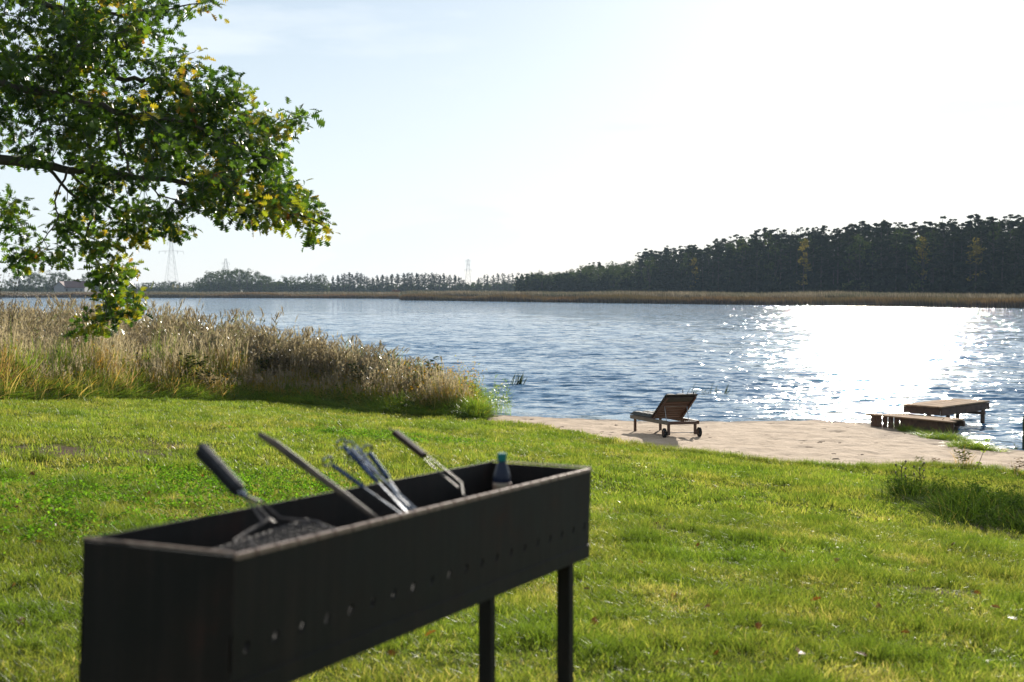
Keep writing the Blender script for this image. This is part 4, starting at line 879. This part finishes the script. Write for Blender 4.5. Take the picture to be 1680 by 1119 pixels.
# weathered curved boards at the left edge
M_BOARD = mat_simple('tarred_board', (.022, .020, .018), (.012, .011, .010), rough=.7); M_RIM = mat_simple('bleached_edge', (.45, .40, .36), (.30, .27, .24), rough=.6)
for poly, wpx, lb in (([(-8, 578), (8, 590), (14, 606), (19, 625)], 14, 'dark curved board with a pale edge at the left rim, the larger one'), ([(22, 582), (28, 592), (32, 603), (36, 613)], 8, 'smaller dark curved board with a pale edge right of the larger one')):
    P3 = [pt(px, py, 33.8) for px, py in poly]; r = empty('curved_board', P3[-1], lb, 'board'); b = P3[-1]; m, e = MB(), MB()
    for i in range(len(P3) - 1):
        a0, a1 = P3[i] - b, P3[i + 1] - b; w0 = wpx / FPX * 33.8 * (i / 3) ** .5 * 1.2 if i else .0; w1 = wpx / FPX * 33.8 * ((i + 1) / 3) ** .5 * 1.2
        vs = [a0, a1, a1 - [w1, 0, .02], a0 - [w0 + .005, 0, 0]]; vs = vs + [np.array(v) + [0, .05, 0] for v in vs]
        m.add(vs, [(0, 3, 2, 1), (4, 5, 6, 7), (0, 1, 5, 4), (1, 2, 6, 5), (2, 3, 7, 6), (3, 0, 4, 7)])
    m.build('board', M_BOARD, r); e.tube([p - b + np.array([.008, 0, .0]) for p in P3], [.004, .016, .022, .012], 6); e.build('edge', M_RIM, r)

# ------------------------------------------------------------------ sun lounger on the sand
WR = ground_at(1094, 719); WRr = ground_at(1147, 721); WF = ground_at(1038, 703)
print('lounger', WR, WRr, WF)
fx = WF - WR; fx[2] = 0; fx /= np.linalg.norm(fx)
yaw = math.radians(17.5); fx = np.array([-math.sin(yaw), math.cos(yaw), 0])
M_WOOD = mat_simple('red_brown_wood', (.10, .046, .030), (.055, .026, .017), scale=6, rough=.55, bump=.2, stretch=(1, 1, 8)); M_WOODG = mat_simple('weathered_wood', (.16, .13, .10), (.10, .08, .06), scale=6, rough=.6, bump=.2)
M_CUSH = mat_simple('grey_green_cushion', (.040, .042, .036), (.024, .026, .022), scale=30, rough=.8, bump=.2, bscale=300); M_RUB = mat_simple('black_rubber', (.014, .014, .016), rough=.75, spec=.2); M_STEEL = mat_simple('steel', (.35, .35, .35), rough=.35, metal=1)
LW, LL, LH = .70, 1.9, .33
lz = g1(WR[0], WR[1]); base = np.array([WR[0], WR[1], lz])
lo = empty('sun_lounger', base, 'dark wooden sun lounger with grey cushion and raised back on the sand', 'sun lounger', None, yaw)
# local frame: x right (across), y towards the foot end, z up; x=0 is the left side
dz_ = g1(*(base[:2] + fx[:2] * 1.6)) - lz
lo.rotation_euler = (math.atan2(dz_, 1.6) * .8, 0, yaw)
for x in (.02, LW - .02):
    m = MB(); m.box((x, LL / 2, LH - .035), (.04, LL, .075)); m.build('side_rail', M_WOODG if x < .3 else M_WOOD, lo, bevel=.004)
for y in (.02, LL - .02):
    m = MB(); m.box((LW / 2, y, LH - .04), (LW - .085, .036, .06)); m.build('end_rail', M_WOOD, lo, bevel=.004)
for x, y in ((.02, .06), (LW - .02, .06), (.02, LL - .12), (LW - .02, LL - .12)):
    m = MB(); z0 = .05 if y < 1 else -.03; m.box((x + (.045 if x < .3 else -.045), y, (LH - .03 + z0) / 2), (.045, .055, LH - .03 - z0)); m.build('leg', M_WOOD, lo, bevel=.004)
for x in (-.025, LW + .025):
    m = MB(); AX = ((0, 1, 0), (0, 0, 1), (1, 0, 0)); m.lathe((x - .022, .06, .095), [(.085, 0), (.098, .008), (.098, .036), (.085, .044)], 20, AX); w_ = m.build('wheel', M_RUB, lo, smooth=False)
    m = MB(); m.lathe((x - .026, .06, .095), [(.05, 0), (.05, .052)], 14, AX); m.lathe((x - .03, .06, .095), [(.014, 0), (.014, .06)], 8, AX); m.build('hub', M_WOOD, w_)
m = MB(); m.tube([(-.03, .06, .095), (LW + .03, .06, .095)], .008, 6); m.build('axle', M_STEEL, lo)
HY = .78                                                    # hinge
for i in range(11):
    y = HY + .05 + i * .088
    if y < LL - .05: m = MB(); m.box((LW / 2, y, LH + .004), (LW - .02, .068, .018)); m.build('slat', M_WOOD, lo, bevel=.003)
ba = math.radians(34); bl = .84; u = np.array([0, -math.cos(ba), math.sin(ba)]); nrm = np.array([0, math.sin(ba), math.cos(ba)]); b0_ = np.array([0, HY, LH + .01]); xx_ = np.array([1.0, 0, 0])
for i in range(9):
    c = b0_ + u * (.05 + i * .09) + xx_ * LW / 2; m = MB(); m.box(c, (LW - .02, .072, .018), (xx_, u, nrm)); m.build('back_slat', M_WOOD, lo, bevel=.003)
for x in (.045, LW - .045):
    c = b0_ + u * bl / 2 + xx_ * x - nrm * .027; m = MB(); m.box(c, (.035, bl, .034), (xx_, u, nrm)); m.build('back_stile', M_WOOD, lo, bevel=.003)
for x in (.11, LW - .11):
    m = MB(); p0 = b0_ + u * .50 + xx_ * x - nrm * .03; m.tube([p0, (x, .26, LH - .05)], .007, 6); m.build('support_strut', M_STEEL, lo)
m = MB(); m.tube([(0.1, *(b0_ + u * .50 - nrm * .03)[1:]), (LW - .1, *(b0_ + u * .50 - nrm * .03)[1:])], .007, 6); m.build('support_bar', M_STEEL, lo)
def cushion(o_, u_, n_, length, w, th, segs, name):
    """tufted pad: puffed squares with seams"""
    m = MB(); NX, NY = 24, 8 * segs
    def P(i, j, top):
        x = w * i / NX; t = length * j / NY; px_ = (i / NX * 3) % 1; py_ = (j / NY * segs) % 1
        e = min(1, min(i, NX - i) / 2.0) * min(1, min(j, NY - j) / 2.0); puff = (abs(math.sin(math.pi * px_)) ** .4) * (abs(math.sin(math.pi * py_)) ** .4)
        h = th * (.45 + .55 * puff) * (.35 + .65 * e) if top else 0
        return o_ + xx_ * x + u_ * t + n_ * h
    for j in range(NY):
        for i in range(NX): m.add([P(i, j, 1), P(i + 1, j, 1), P(i + 1, j + 1, 1), P(i, j + 1, 1)], [(0, 1, 2, 3)])
    for j in range(NY):
        for i in (0, NX): m.add([P(i, j, 0), P(i, j + 1, 0), P(i, j + 1, 1), P(i, j, 1)], [(0, 1, 2, 3)])
    for i in range(NX):
        for j in (0, NY): m.add([P(i, j, 0), P(i + 1, j, 0), P(i + 1, j, 1), P(i, j, 1)], [(0, 1, 2, 3)])
    m.add([P(0, 0, 0), P(NX, 0, 0), P(NX, NY, 0), P(0, NY, 0)], [(0, 3, 2, 1)])
    return m.build(name, M_CUSH, lo)
cushion(np.array([.0, HY + .02, LH + .015]), np.array([0, 1.0, 0]), np.array([0, 0, 1.0]), LL - HY + .0, LW, .075, 4, 'seat_cushion')
cushion(b0_ + u * .02 + nrm * .012, u, nrm, bl + .02, LW, .07, 4, 'back_cushion')
c = b0_ + u * (bl - .02) - nrm * .012; m = MB(); m.box(c + xx_ * LW / 2 - u * .08, (LW - .03, .16, .006), (xx_, u, nrm)); m.build('cushion_flap', M_CUSH, lo)
p0 = b0_ + u * (bl - .01) + xx_ * (LW - .09); m = MB(); m.tube([p0, p0 + np.array([.01, 0, .09])], .012, 6); m.build('handle_knob', M_RUB, lo)

# ------------------------------------------------------------------ wooden dock
M_DECK = mat_simple('dock_planks', (.36, .23, .135), (.23, .15, .09), scale=5, rough=.95, spec=.05, bump=.4, bscale=30, stretch=(1, 1, 1)); M_DWOOD = mat_simple('dark_dock_wood', (.13, .068, .04), (.07, .038, .024), scale=7, rough=.85, bump=.5)
A_ = np.array([8.80, 31.95]); B_ = np.array([9.45, 31.2]); ab = B_ - A_; wdt = np.linalg.norm(ab); ab = ab / wdt; bc = np.array([.69, .724])
zt = EY - 2.62; DL = 2.4
dk = empty('dock', (A_[0], A_[1], WZ), 'weathered wooden two level dock at the water edge on the right', 'dock')
def D3(s, t, z): q = A_ + ab * s + bc * t - A_; return np.array([q[0], q[1], z - WZ])
ax3 = (np.array([*ab, 0]), np.array([*bc, 0]), np.array([0, 0, 1.0]))
NP = 9
for i in range(NP):
    wv = wdt / NP; m = MB(); m.box(D3(wv * (i + .5), DL / 2 - .02 + random.uniform(-.015, .015), zt - .016 + random.uniform(-.003, .003)), (wv - .012, DL, .032), ax3); m.build('plank', M_DECK, dk)
for s in (.03, wdt - .03): m = MB(); m.box(D3(s, DL / 2, zt - .125), (.045, DL - .06, .16), ax3); m.build('side_beam', M_DWOOD, dk)
for t in (.022, DL - .05): m = MB(); m.box(D3(wdt / 2, t, zt - .118), (wdt - .12, .04, .15), ax3); m.build('end_beam', M_DWOOD, dk)
m = MB(); m.box(D3(wdt / 2 + .02, DL - .55, zt - .25), (wdt + .22, .09, .06), ax3); m.build('cross_beam', M_DWOOD, dk)
for s, t in ((.06, DL - .35), (wdt - .03, DL - .35), (.08, DL * .45), (wdt - .08, .9)):
    q = D3(s, t, 0); m = MB(); m.tube([(q[0], q[1], -.9), (q[0] + .01, q[1], zt - .2 - WZ)], .05, 8); m.build('post', M_DWOOD, dk)
# lower step
zl_ = EY - 2.80
ws = pt(1425, 679, 31.6)[:2]; we = pt(1564, 693, 29.7)[:2]; wd_ = we - ws; wl_ = np.linalg.norm(wd_); wd_ /= wl_; wn_ = np.array([-wd_[1], wd_[0]])
if wn_[1] < 0: wn_ = -wn_
st = empty('dock_step', (ws[0], ws[1], WZ), 'low plank step with a board wall between the sand and the dock', 'step'); ax4 = (np.array([*wd_, 0]), np.array([*wn_, 0]), np.array([0, 0, 1.0]))
def S3(s, t, z): q = wd_ * s + wn_ * t; return np.array([q[0], q[1], z - WZ])
m = MB(); m.box(S3(wl_ / 2, 0, zl_ - .014), (wl_ + .06, .13, .028), ax4); m.build('cap_board', M_DECK, st)
k = 0; s = .06
while s < wl_ - .02:
    bw = random.uniform(.11, .17); hb = random.uniform(.34, .40); gap = .035 if k in (1, 2, 3, 4) else .004
    if s + bw > wl_: bw = wl_ - s
    m = MB(); m.box(S3(s + bw / 2, .02, zl_ - .031 - hb / 2), (bw, .028, hb), ax4); m.build('wall_board', M_DWOOD, st); s += bw + gap; k += 1
for i in range(5): m = MB(); m.box(S3(wl_ * .52, .135 + i * .125, zl_ - .02 + random.uniform(-.003, .003)), (wl_ * .78 - i * .03, .112, .03), ax4); m.build('plank', M_DECK, st)
m = MB(); m.box(S3(wl_ * .52, .66, zl_ - .10), (wl_ * .76, .04, .12), ax4); m.build('back_beam', M_DWOOD, st)
for s in (.3, wl_ - .4): q = S3(s, .6, 0); m = MB(); m.tube([(q[0], q[1], -.7), (q[0], q[1], zl_ - .17 - WZ)], .045, 8); m.build('post', M_DWOOD, st)
q0 = ground_at(1520, 714); m = MB(); m.tube([q0, pt(1534, 700, 30.2), pt(1549, 686, 30.0)], [.008, .007, .005], 5); o = m.build('dead_branch', M_DWOOD, origin=q0); tag(o, 'thin dead branch leaning on the board wall of the dock step', 'branch')

# ------------------------------------------------------------------ the steel grill in the foreground
Nn = pt(385, 910, 2.2); Ff = pt(970, 768, 3.8); GLn = np.linalg.norm(Ff - Nn); gL = (Ff - Nn) / GLn
gU = np.array([0, 0, 1.0]) - gL * gL[2]; gU /= np.linalg.norm(gU); gW = np.cross(gU, gL)
ro = math.radians(1.0); gW, gU = gW * math.cos(ro) + gU * math.sin(ro), gU * math.cos(ro) - gW * math.sin(ro)
GW, GH = .29, .24
GM = Matrix(((gL[0], gW[0], gU[0], 0), (gL[1], gW[1], gU[1], 0), (gL[2], gW[2], gU[2], 0), (0, 0, 0, 1)))
# local: x along the box, y across (away to the left), z up, origin at the near front top corner
def grill_steel():
    m, n, l, b, o = nodemat('blackened_steel'); tcn = n.new('ShaderNodeTexCoord')
    t = noise_node(n, l, 5, 8, tcn.outputs['Object'], .65); t2 = noise_node(n, l, 60, 5, tcn.outputs['Object'], .7)
    r = ramp(n, [(.42, (.0065, .0055, .005)), (.60, (.013, .009, .007)), (.80, (.030, .012, .008))]); l.new(t.outputs['Fac'], r.inputs['Fac'])
    mp_ = n.new('ShaderNodeMapping'); mp_.inputs['Scale'].default_value = (30, 30, 2); l.new(tcn.outputs['Object'], mp_.inputs[0]); t3 = noise_node(n, l, 1, 4, mp_.outputs[0], .6)
    r3 = ramp(n, [(.45, (1, 1, 1)), (.75, (2.0, 1.9, 1.9))]); l.new(t3.outputs['Fac'], r3.inputs['Fac']); mm = n.new('ShaderNodeMix'); mm.data_type = 'RGBA'; mm.blend_type = 'MULTIPLY'; mm.inputs['Factor'].default_value = 1; l.new(r.outputs[0], mm.inputs['A']); l.new(r3.outputs[0], mm.inputs['B'])
    l.new(mm.outputs['Result'], b.inputs['Base Color']); b.inputs['Metallic'].default_value = .1; b.inputs['Specular IOR Level'].default_value = .28
    rr_ = n.new('ShaderNodeMapRange'); rr_.inputs['To Min'].default_value = .5; rr_.inputs['To Max'].default_value = .85; l.new(t.outputs['Fac'], rr_.inputs['Value']); l.new(rr_.outputs[0], b.inputs['Roughness'])
    bp = n.new('ShaderNodeBump'); bp.inputs['Strength'].default_value = .35; bp.inputs['Distance'].default_value = .002; l.new(t2.outputs['Fac'], bp.inputs['Height']); l.new(bp.outputs[0], b.inputs['Normal']); return m
M_BS = grill_steel(); M_RIMLIT = mat_simple('bare_rim_steel', (.34, .25, .20), (.20, .13, .10), scale=40, rough=.5, metal=.4)  # rim steel coloured paler: the light along the edge is painted in
gr = empty('charcoal_grill', Nn, 'long black steel charcoal grill on thin legs in the foreground', 'grill'); gr.rotation_euler = GM.to_euler()
TK = .004
def panel_with_holes(y, name, notches, holes=True):
    """thin long wall: row of real round holes low down, notched upper edge"""
    m = MB(); nh = 20 if notches else 8; cw = GLn / nh; zc = -.152; r = .0075; rows = (-.185, -.125)
    def slab(x0, x1, z0, z1): m.box(((x0 + x1) / 2, y, (z0 + z1) / 2), (x1 - x0, TK, z1 - z0))
    slab(0, GLn, -GH, rows[0]); slab(0, GLn, rows[1], -.008)
    for i in range(nh):
        x0, x1 = i * cw, (i + 1) * cw; c = (x0 + x1) / 2; out = [(x0, rows[0]), (c, rows[0]), (x1, rows[0]), (x1, zc), (x1, rows[1]), (c, rows[1]), (x0, rows[1]), (x0, zc)]
        ang = [math.atan2(q[1] - zc, (q[0] - c) * .75) for q in out]
        tw_ = .35
        inn = [(c + r * math.cos(a) + .45 * r * 1.4 * math.sin(a), zc + r * 1.4 * math.sin(a)) for a in (-2.356, -1.571, -.785, 0, .785, 1.571, 2.356, 3.1416)]
        for sy in (-1, 1):
            vs = [(q[0], y + sy * TK / 2, q[1]) for q in out] + [(q[0], y + sy * TK / 2, q[1]) for q in inn]; m.add(vs, [(k, (k + 1) % 8, 8 + (k + 1) % 8, 8 + k) if sy < 0 else (k, 8 + k, 8 + (k + 1) % 8, (k + 1) % 8) for k in range(8)])
        vs = [(q[0], y - TK / 2, q[1]) for q in inn] + [(q[0], y + TK / 2, q[1]) for q in inn]; m.add(vs, [(k, (k + 1) % 8, 8 + (k + 1) % 8, 8 + k) for k in range(8)])
    o = m.build(name, M_BS, gr)
    # rim cut into tabs by the skewer notches
    e = MB(); nn_ = 27; s_ = GLn / nn_
    for i in range(nn_):
        x0, x1 = i * s_ + (.004 if notches else 0), (i + 1) * s_ - (.004 if notches else 0); e.box(((x0 + x1) / 2, y, -.0045), (x1 - x0, .0075 if notches else TK, .009))
    e.build('rim', M_RIMLIT if notches else M_BS, o); return o
panel_with_holes(TK / 2, 'long_wall', True); panel_with_holes(GW - TK / 2, 'long_wall', False)
for x in (TK / 2, GLn - TK / 2):
    m = MB(); m.box((x, GW / 2, -GH / 2 - .001), (TK, GW - 2 * TK - .001, GH - .004)); o = m.build('end_wall', M_BS, gr); m = MB(); m.box((x, GW / 2, .002), (TK * 1.2, GW - .001, .0035)); m.build('rim', M_RIMLIT, o)
m = MB(); m.box((GLn / 2, GW / 2, -GH + .012), (GLn - 2 * TK - .002, GW - 2 * TK - .002, TK)); m.build('floor_plate', M_BS, gr)
for y in (-.0016, GW + .0016): m = MB(); m.box((GLn / 2, y, -GH + .019), (GLn - .001, .003, .036)); m.build('bottom_flange', M_BS, gr, bevel=.001)
# legs hang plumb from the box
Rinv = GM.to_3x3().inverted(); dn = Rinv @ Vector((0, 0, -1))
for x, y in ((.07, .035), (.07, GW - .03), (GLn - .085, .035), (GLn - .085, GW - .03)):
    top = Vector((x, y, -GH - .008)); wp = Vector(Nn) + GM.to_3x3() @ top; ln = wp.z - g1(wp.x, wp.y) + .05; m = MB(); c = top + dn * ln / 2; zz = np.array(-dn); ux = np.array([1.0, 0, 0]) - zz * zz[0]; ux /= np.linalg.norm(ux)
    m.box(np.array(c), (.036, .036, ln), (ux, np.cross(zz, ux), zz)); m.build('leg', M_BS, gr, bevel=.003)
# ash bed
M_ASH = mat_simple('charcoal_ash', (.020, .019, .018), (.008, .008, .008), scale=60, rough=1.0)
m = MB(); NX, NY = 90, 14
hgt = [[-GH + .02 + .018 * (mnoise.noise(Vector((i * .35, j * .35, 0))) + .6) + .01 * random.random() for j in range(NY + 1)] for i in range(NX + 1)]
for i in range(NX):
    for j in range(NY):
        def q(a, b): return (.006 + (GLn - .012) * a / NX, .006 + (GW - .012) * b / NY, hgt[a][b])
        m.add([q(i, j), q(i + 1, j), q(i + 1, j + 1), q(i, j + 1)], [(0, 1, 2, 3)])
m.build('ash_bed', M_ASH, gr)

# things lying in the grill
M_DKW = mat_simple('burnt_dark_wood', (.055, .03, .026), (.025, .015, .013), scale=20, rough=.7, spec=.2); M_WIRE = mat_simple('smoked_wire', (.13, .105, .09), (.05, .04, .035), scale=50, rough=.55, metal=.3)
M_SHINY = mat_simple('shiny_steel', (.50, .52, .56), (.06, .065, .08), scale=70, rough=.25, metal=1)
def local(px, py, d, o0): return pt(px, py, d) - o0
# hinged grill basket at the near end
o0 = pt(440, 870, 2.45)
gb = empty('grill_basket', o0, 'wire grilling basket with a dark handle at the near end of the grill', 'grill basket')
h0, h1 = local(328, 735, 2.62, o0), local(394, 806, 2.56, o0); ax = (h1 - h0) / np.linalg.norm(h1 - h0); sd_ = np.cross(ax, [0, 0, 1.0]); sd_ /= np.linalg.norm(sd_); up_ = np.cross(sd_, ax)
M_HGREY = mat_simple('grey_handle', (.040, .042, .050), (.015, .015, .02), scale=15, rough=.6, spec=.25)
Lh = np.linalg.norm(h1 - h0)
for dz0, mat, nm, th in ((-.006, M_RUB, 'lower_grip', .012), (.007, M_HGREY, 'upper_grip', .010)):
    m = MB(); prof = [(.0, .008), (.05, .011), (.5, .010), (.92, .0095), (1.0, .007)]
    for (t0, w0), (t1, w1) in zip(prof[:-1], prof[1:]):
        vs = []
        for t, w in ((t0, w0), (t1, w1)):
            c = h0 + ax * Lh * t + up_ * dz0
            vs += [c - sd_ * w - up_ * th / 2, c + sd_ * w - up_ * th / 2, c + sd_ * w * .7 + up_ * th / 2, c - sd_ * w * .7 + up_ * th / 2]
        m.add(vs, [(0, 1, 5, 4), (1, 2, 6, 5), (2, 3, 7, 6), (3, 0, 4, 7), (0, 3, 2, 1), (4, 5, 6, 7)])
    m.build(nm, mat, gb, bevel=.0015)
m = MB(); m.lathe(h1 + ax * .004, [(.006, -.004), (.0075, 0), (.0075, .008), (.004, .012)], 10, (sd_, up_, ax)); m.build('ferrule', M_SHINY, gb)
ww = .0026
wires = [[(398, 810, 2.56), (432, 856, 2.50)], [(412, 818, 2.58), (442, 852, 2.52), (400, 876, 2.44), (383, 888, 2.40)], [(400, 876, 2.44), (418, 898, 2.40)], [(400, 812, 2.57), (428, 823, 2.62), (460, 850, 2.62), (520, 856, 2.62), (535, 866, 2.58)], [(412, 818, 2.58), (400, 812, 2.57)], [(442, 852, 2.52), (450, 858, 2.52)]]
m = MB()
for wl0 in wires: m.tube([local(*q, o0) for q in wl0], ww, 6)
m.build('frame_wires', M_WIRE, gb)
# the wire grid lies inside, tilted, resting on the near wall
q00, q10, q11, q01 = [local(*q, o0) for q in ((345, 902, 2.44), (398, 915, 2.27), (560, 872, 2.60), (500, 852, 2.74))]
m = MB()
for i in range(15): t = i / 14; m.tube([q00 + (q01 - q00) * t, q10 + (q11 - q10) * t], .0016 if i % 14 else .003, 5)
for i in range(6): t = i / 5; m.tube([q00 + (q10 - q00) * t - [0, 0, .0025], q01 + (q11 - q01) * t - [0, 0, .0025]], .0016 if i % 5 else .003, 5)
for q in (q00, q10, q11, q01): pass
m.build('wire_grid', M_WIRE, gb)
# crooked stick
o0 = pt(620, 852, 2.72); m = MB(); M_STICK = mat_simple('grey_stick', (.12, .085, .055), (.03, .024, .02), scale=25, rough=.7, bump=.4)
m.tube([local(*q, o0) for q in ((426, 713, 2.98), (450, 727, 2.95), (490, 757, 2.90), (520, 780, 2.87), (560, 808, 2.82), (600, 838, 2.76), (620, 853, 2.74))], [.006, .0085, .0085, .0075, .007, .0055, .0045], 8)
o = m.build('poking_stick', M_STICK, smooth=True, origin=None); o.location = o0; tag(o, 'long charred wooden stick leaning across the grill', 'stick')
# bundle of skewers with shiny handles
def skewer(p0, p1, label, ring=.012, flat=.004, twist=True, r=.0016):
    o0 = pt(*p1); a = pt(*p0) - o0; b = np.zeros(3); ax = b - a; Ls = np.linalg.norm(ax); ax /= Ls; sd_ = np.cross(ax, [.3, 0, 1.0]); sd_ /= np.linalg.norm(sd_); up_ = np.cross(sd_, ax)
    r_ = empty('skewer', o0, label, 'skewer', 'metal skewers bundled in the grill')
    m = MB(); m.tube([a + ax * .02, b], [r * 1.2, r], 5); m.build('rod', M_SHINY, r_)
    m = MB()
    for k in range(9):
        t = .02 + .013 * k; m.lathe(a + ax * t, [(.003, 0), (.0065, .004), (.0065, .006), (.003, .010)], 8, (sd_, up_, ax))
    m.build('grip', M_BLUE, r_)
    m = MB(); m.tube([a + (sd_ * math.cos(q * .7) * ring + up_ * math.sin(q * .7) * ring) * 1.0 - ax * 0 for q in range(10)], .0025, 5); m.build('ring', M_SHINY, r_)
M_BLUE = mat_simple('blued_steel', (.10, .14, .22), (.04, .06, .11), scale=40, rough=.22, metal=.9)
skewer((537, 757, 3.1), (668, 850, 2.9), 'lone skewer with a bent ring end left of the bundle')
skewer((560, 728, 3.15), (672, 845, 2.9), 'upper skewer of the shiny bundle')
skewer((572, 732, 3.17), (690, 850, 2.9), 'second skewer of the shiny bundle')
skewer((578, 746, 3.12), (664, 838, 2.9), 'low skewer of the shiny bundle')
skewer((602, 738, 3.18), (676, 838, 2.95), 'steepest skewer of the shiny bundle with a blue knob')
o0 = pt(680, 834, 2.95); tg = empty('tongs', o0, 'metal grill tongs lying with the skewer bundle', 'tongs')
for q0, q1, q2 in (((576, 736, 3.1), (632, 790, 3.02), (682, 835, 2.93)), ((584, 731, 3.14), (640, 800, 3.06), (668, 838, 2.95))):
    m = MB(); a, b, c = [pt(*q) - o0 for q in (q0, q1, q2)]
    for s0, s1, w0, w1 in ((a, b, .004, .003), (b, c, .003, .002)):
        sd_ = np.cross(s1 - s0, [0, 0, 1.0]); sd_ /= np.linalg.norm(sd_); h = np.array([0, 0, .0015]); m.add([s0 - sd_ * w0 - h, s0 + sd_ * w0 - h, s0 + sd_ * w0 + h, s0 - sd_ * w0 + h, s1 - sd_ * w1 - h, s1 + sd_ * w1 - h, s1 + sd_ * w1 + h, s1 - sd_ * w1 + h], [(0, 1, 5, 4), (1, 2, 6, 5), (2, 3, 7, 6), (3, 0, 4, 7), (0, 3, 2, 1), (4, 5, 6, 7)])
    m.build('arm', M_SHINY, tg)
# second basket handle
o0 = pt(760, 800, 3.15); sb = empty('grill_basket', o0, 'second wire basket with a brown handle at the middle of the grill', 'grill basket')
h0, h1 = local(647, 709, 3.32, o0), local(696, 748, 3.26, o0); ax = (h1 - h0); Lh = np.linalg.norm(ax); ax /= Lh; sd_ = np.cross(ax, [0, 0, 1.0]); sd_ /= np.linalg.norm(sd_); up_ = np.cross(sd_, ax)
m = MB(); m.box((h0 + h1) / 2, (Lh, .019, .013), (ax, sd_, up_)); m.build('handle', M_DKW, sb, bevel=.003)
m = MB(); m.tube([h0 - ax * .012 + sd_ * .004, h0 - ax * .018, h0 - ax * .012 - sd_ * .004], .002, 5); m.build('hook', M_SHINY, sb)
m = MB(); m.tube([local(*q, o0) for q in ((690, 748, 3.26), (722, 776, 3.22), (752, 800, 3.17))], .0016, 5); m.tube([local(*q, o0) for q in ((698, 746, 3.28), (730, 770, 3.24), (757, 792, 3.2), (760, 812, 3.15), (775, 818, 3.1))], .0016, 5); m.build('frame_wires', M_WIRE, sb)
q00, q10, q11, q01 = [local(*q, o0) for q in ((690, 842, 3.1), (735, 850, 2.98), (800, 832, 3.15), (770, 822, 3.3))]
m = MB()
for i in range(13): t = i / 12; m.tube([q00 + (q01 - q00) * t, q10 + (q11 - q10) * t], .0014, 4)
for i in range(6): t = i / 5; m.tube([q00 + (q10 - q00) * t, q01 + (q11 - q01) * t], .0014, 4)
m.build('wire_grid', M_WIRE, sb)
# bottle
bd = 3.55; bt = pt(823.5, 744, bd); sc_ = bd / FPX; hz_ = .085 * 1.0
bb = bt - np.array([0, 0, 88 * sc_]); bo = empty('sauce_bottle', bb, 'dark blue bottle with a teal cap standing in the far end of the grill', 'bottle'); bo.scale = (.86, .86, 1)
M_TEAL = mat_simple('teal_cap', (.006, .20, .17), (.005, .15, .13), rough=.4); M_BOT = mat_simple('dark_blue_plastic', (.007, .014, .036), (.006, .011, .03), rough=.35, spec=.35); M_LBL = mat_simple('bottle_label', (.30, .13, .08), (.32, .27, .18), scale=18, rough=.5)
Hb = 88 * sc_; m = MB(); m.lathe((0, 0, 0), [(.020, 0), (.024, .004), (.024, .05), (.026, Hb * .42), (.0245, Hb * .60), (.0150, Hb * .80), (.0105, Hb * .845), (.0105, Hb * .86)], 24); m.build('body', M_BOT, bo, smooth=True)
m = MB(); m.lathe((0, 0, Hb * .855), [(.0125, 0), (.0135, .002), (.0140, .018), (.0125, .0205)], 20); m.build('cap', M_TEAL, bo)
m = MB(); m.lathe((0, 0, Hb * .16), [(.0252, 0), (.0268, Hb * .25), (.0262, Hb * .30)], 24); m.build('label', M_LBL, bo, smooth=True)

# ------------------------------------------------------------------ air
HZ = True
if HZ:
    m = MB(); x0, x1, y0, y1, z0, z1 = -700, 900, -160, 1400, WZ - 3.2, 48
    m.add([(x0, y0, z0), (x1, y0, z0), (x1, y1, z0), (x0, y1, z0), (x0, y0, z1), (x1, y0, z1), (x1, y1, z1), (x0, y1, z1)], [(0, 3, 2, 1), (4, 5, 6, 7), (0, 1, 5, 4), (1, 2, 6, 5), (2, 3, 7, 6), (3, 0, 4, 7)])
    mt, n, l, b, o_ = nodemat('lake_haze'); n.remove(b); pv = n.new('ShaderNodeVolumePrincipled'); pv.inputs['Color'].default_value = (.66, .83, 1, 1); pv.inputs['Density'].default_value = .00013; pv.inputs['Anisotropy'].default_value = .0
    l.new(pv.outputs[0], o_.inputs['Volume']); o = m.build('haze', mt); tag(o, kind='stuff')
print('trees in forest', cnt, 'objects', len(C.objects))
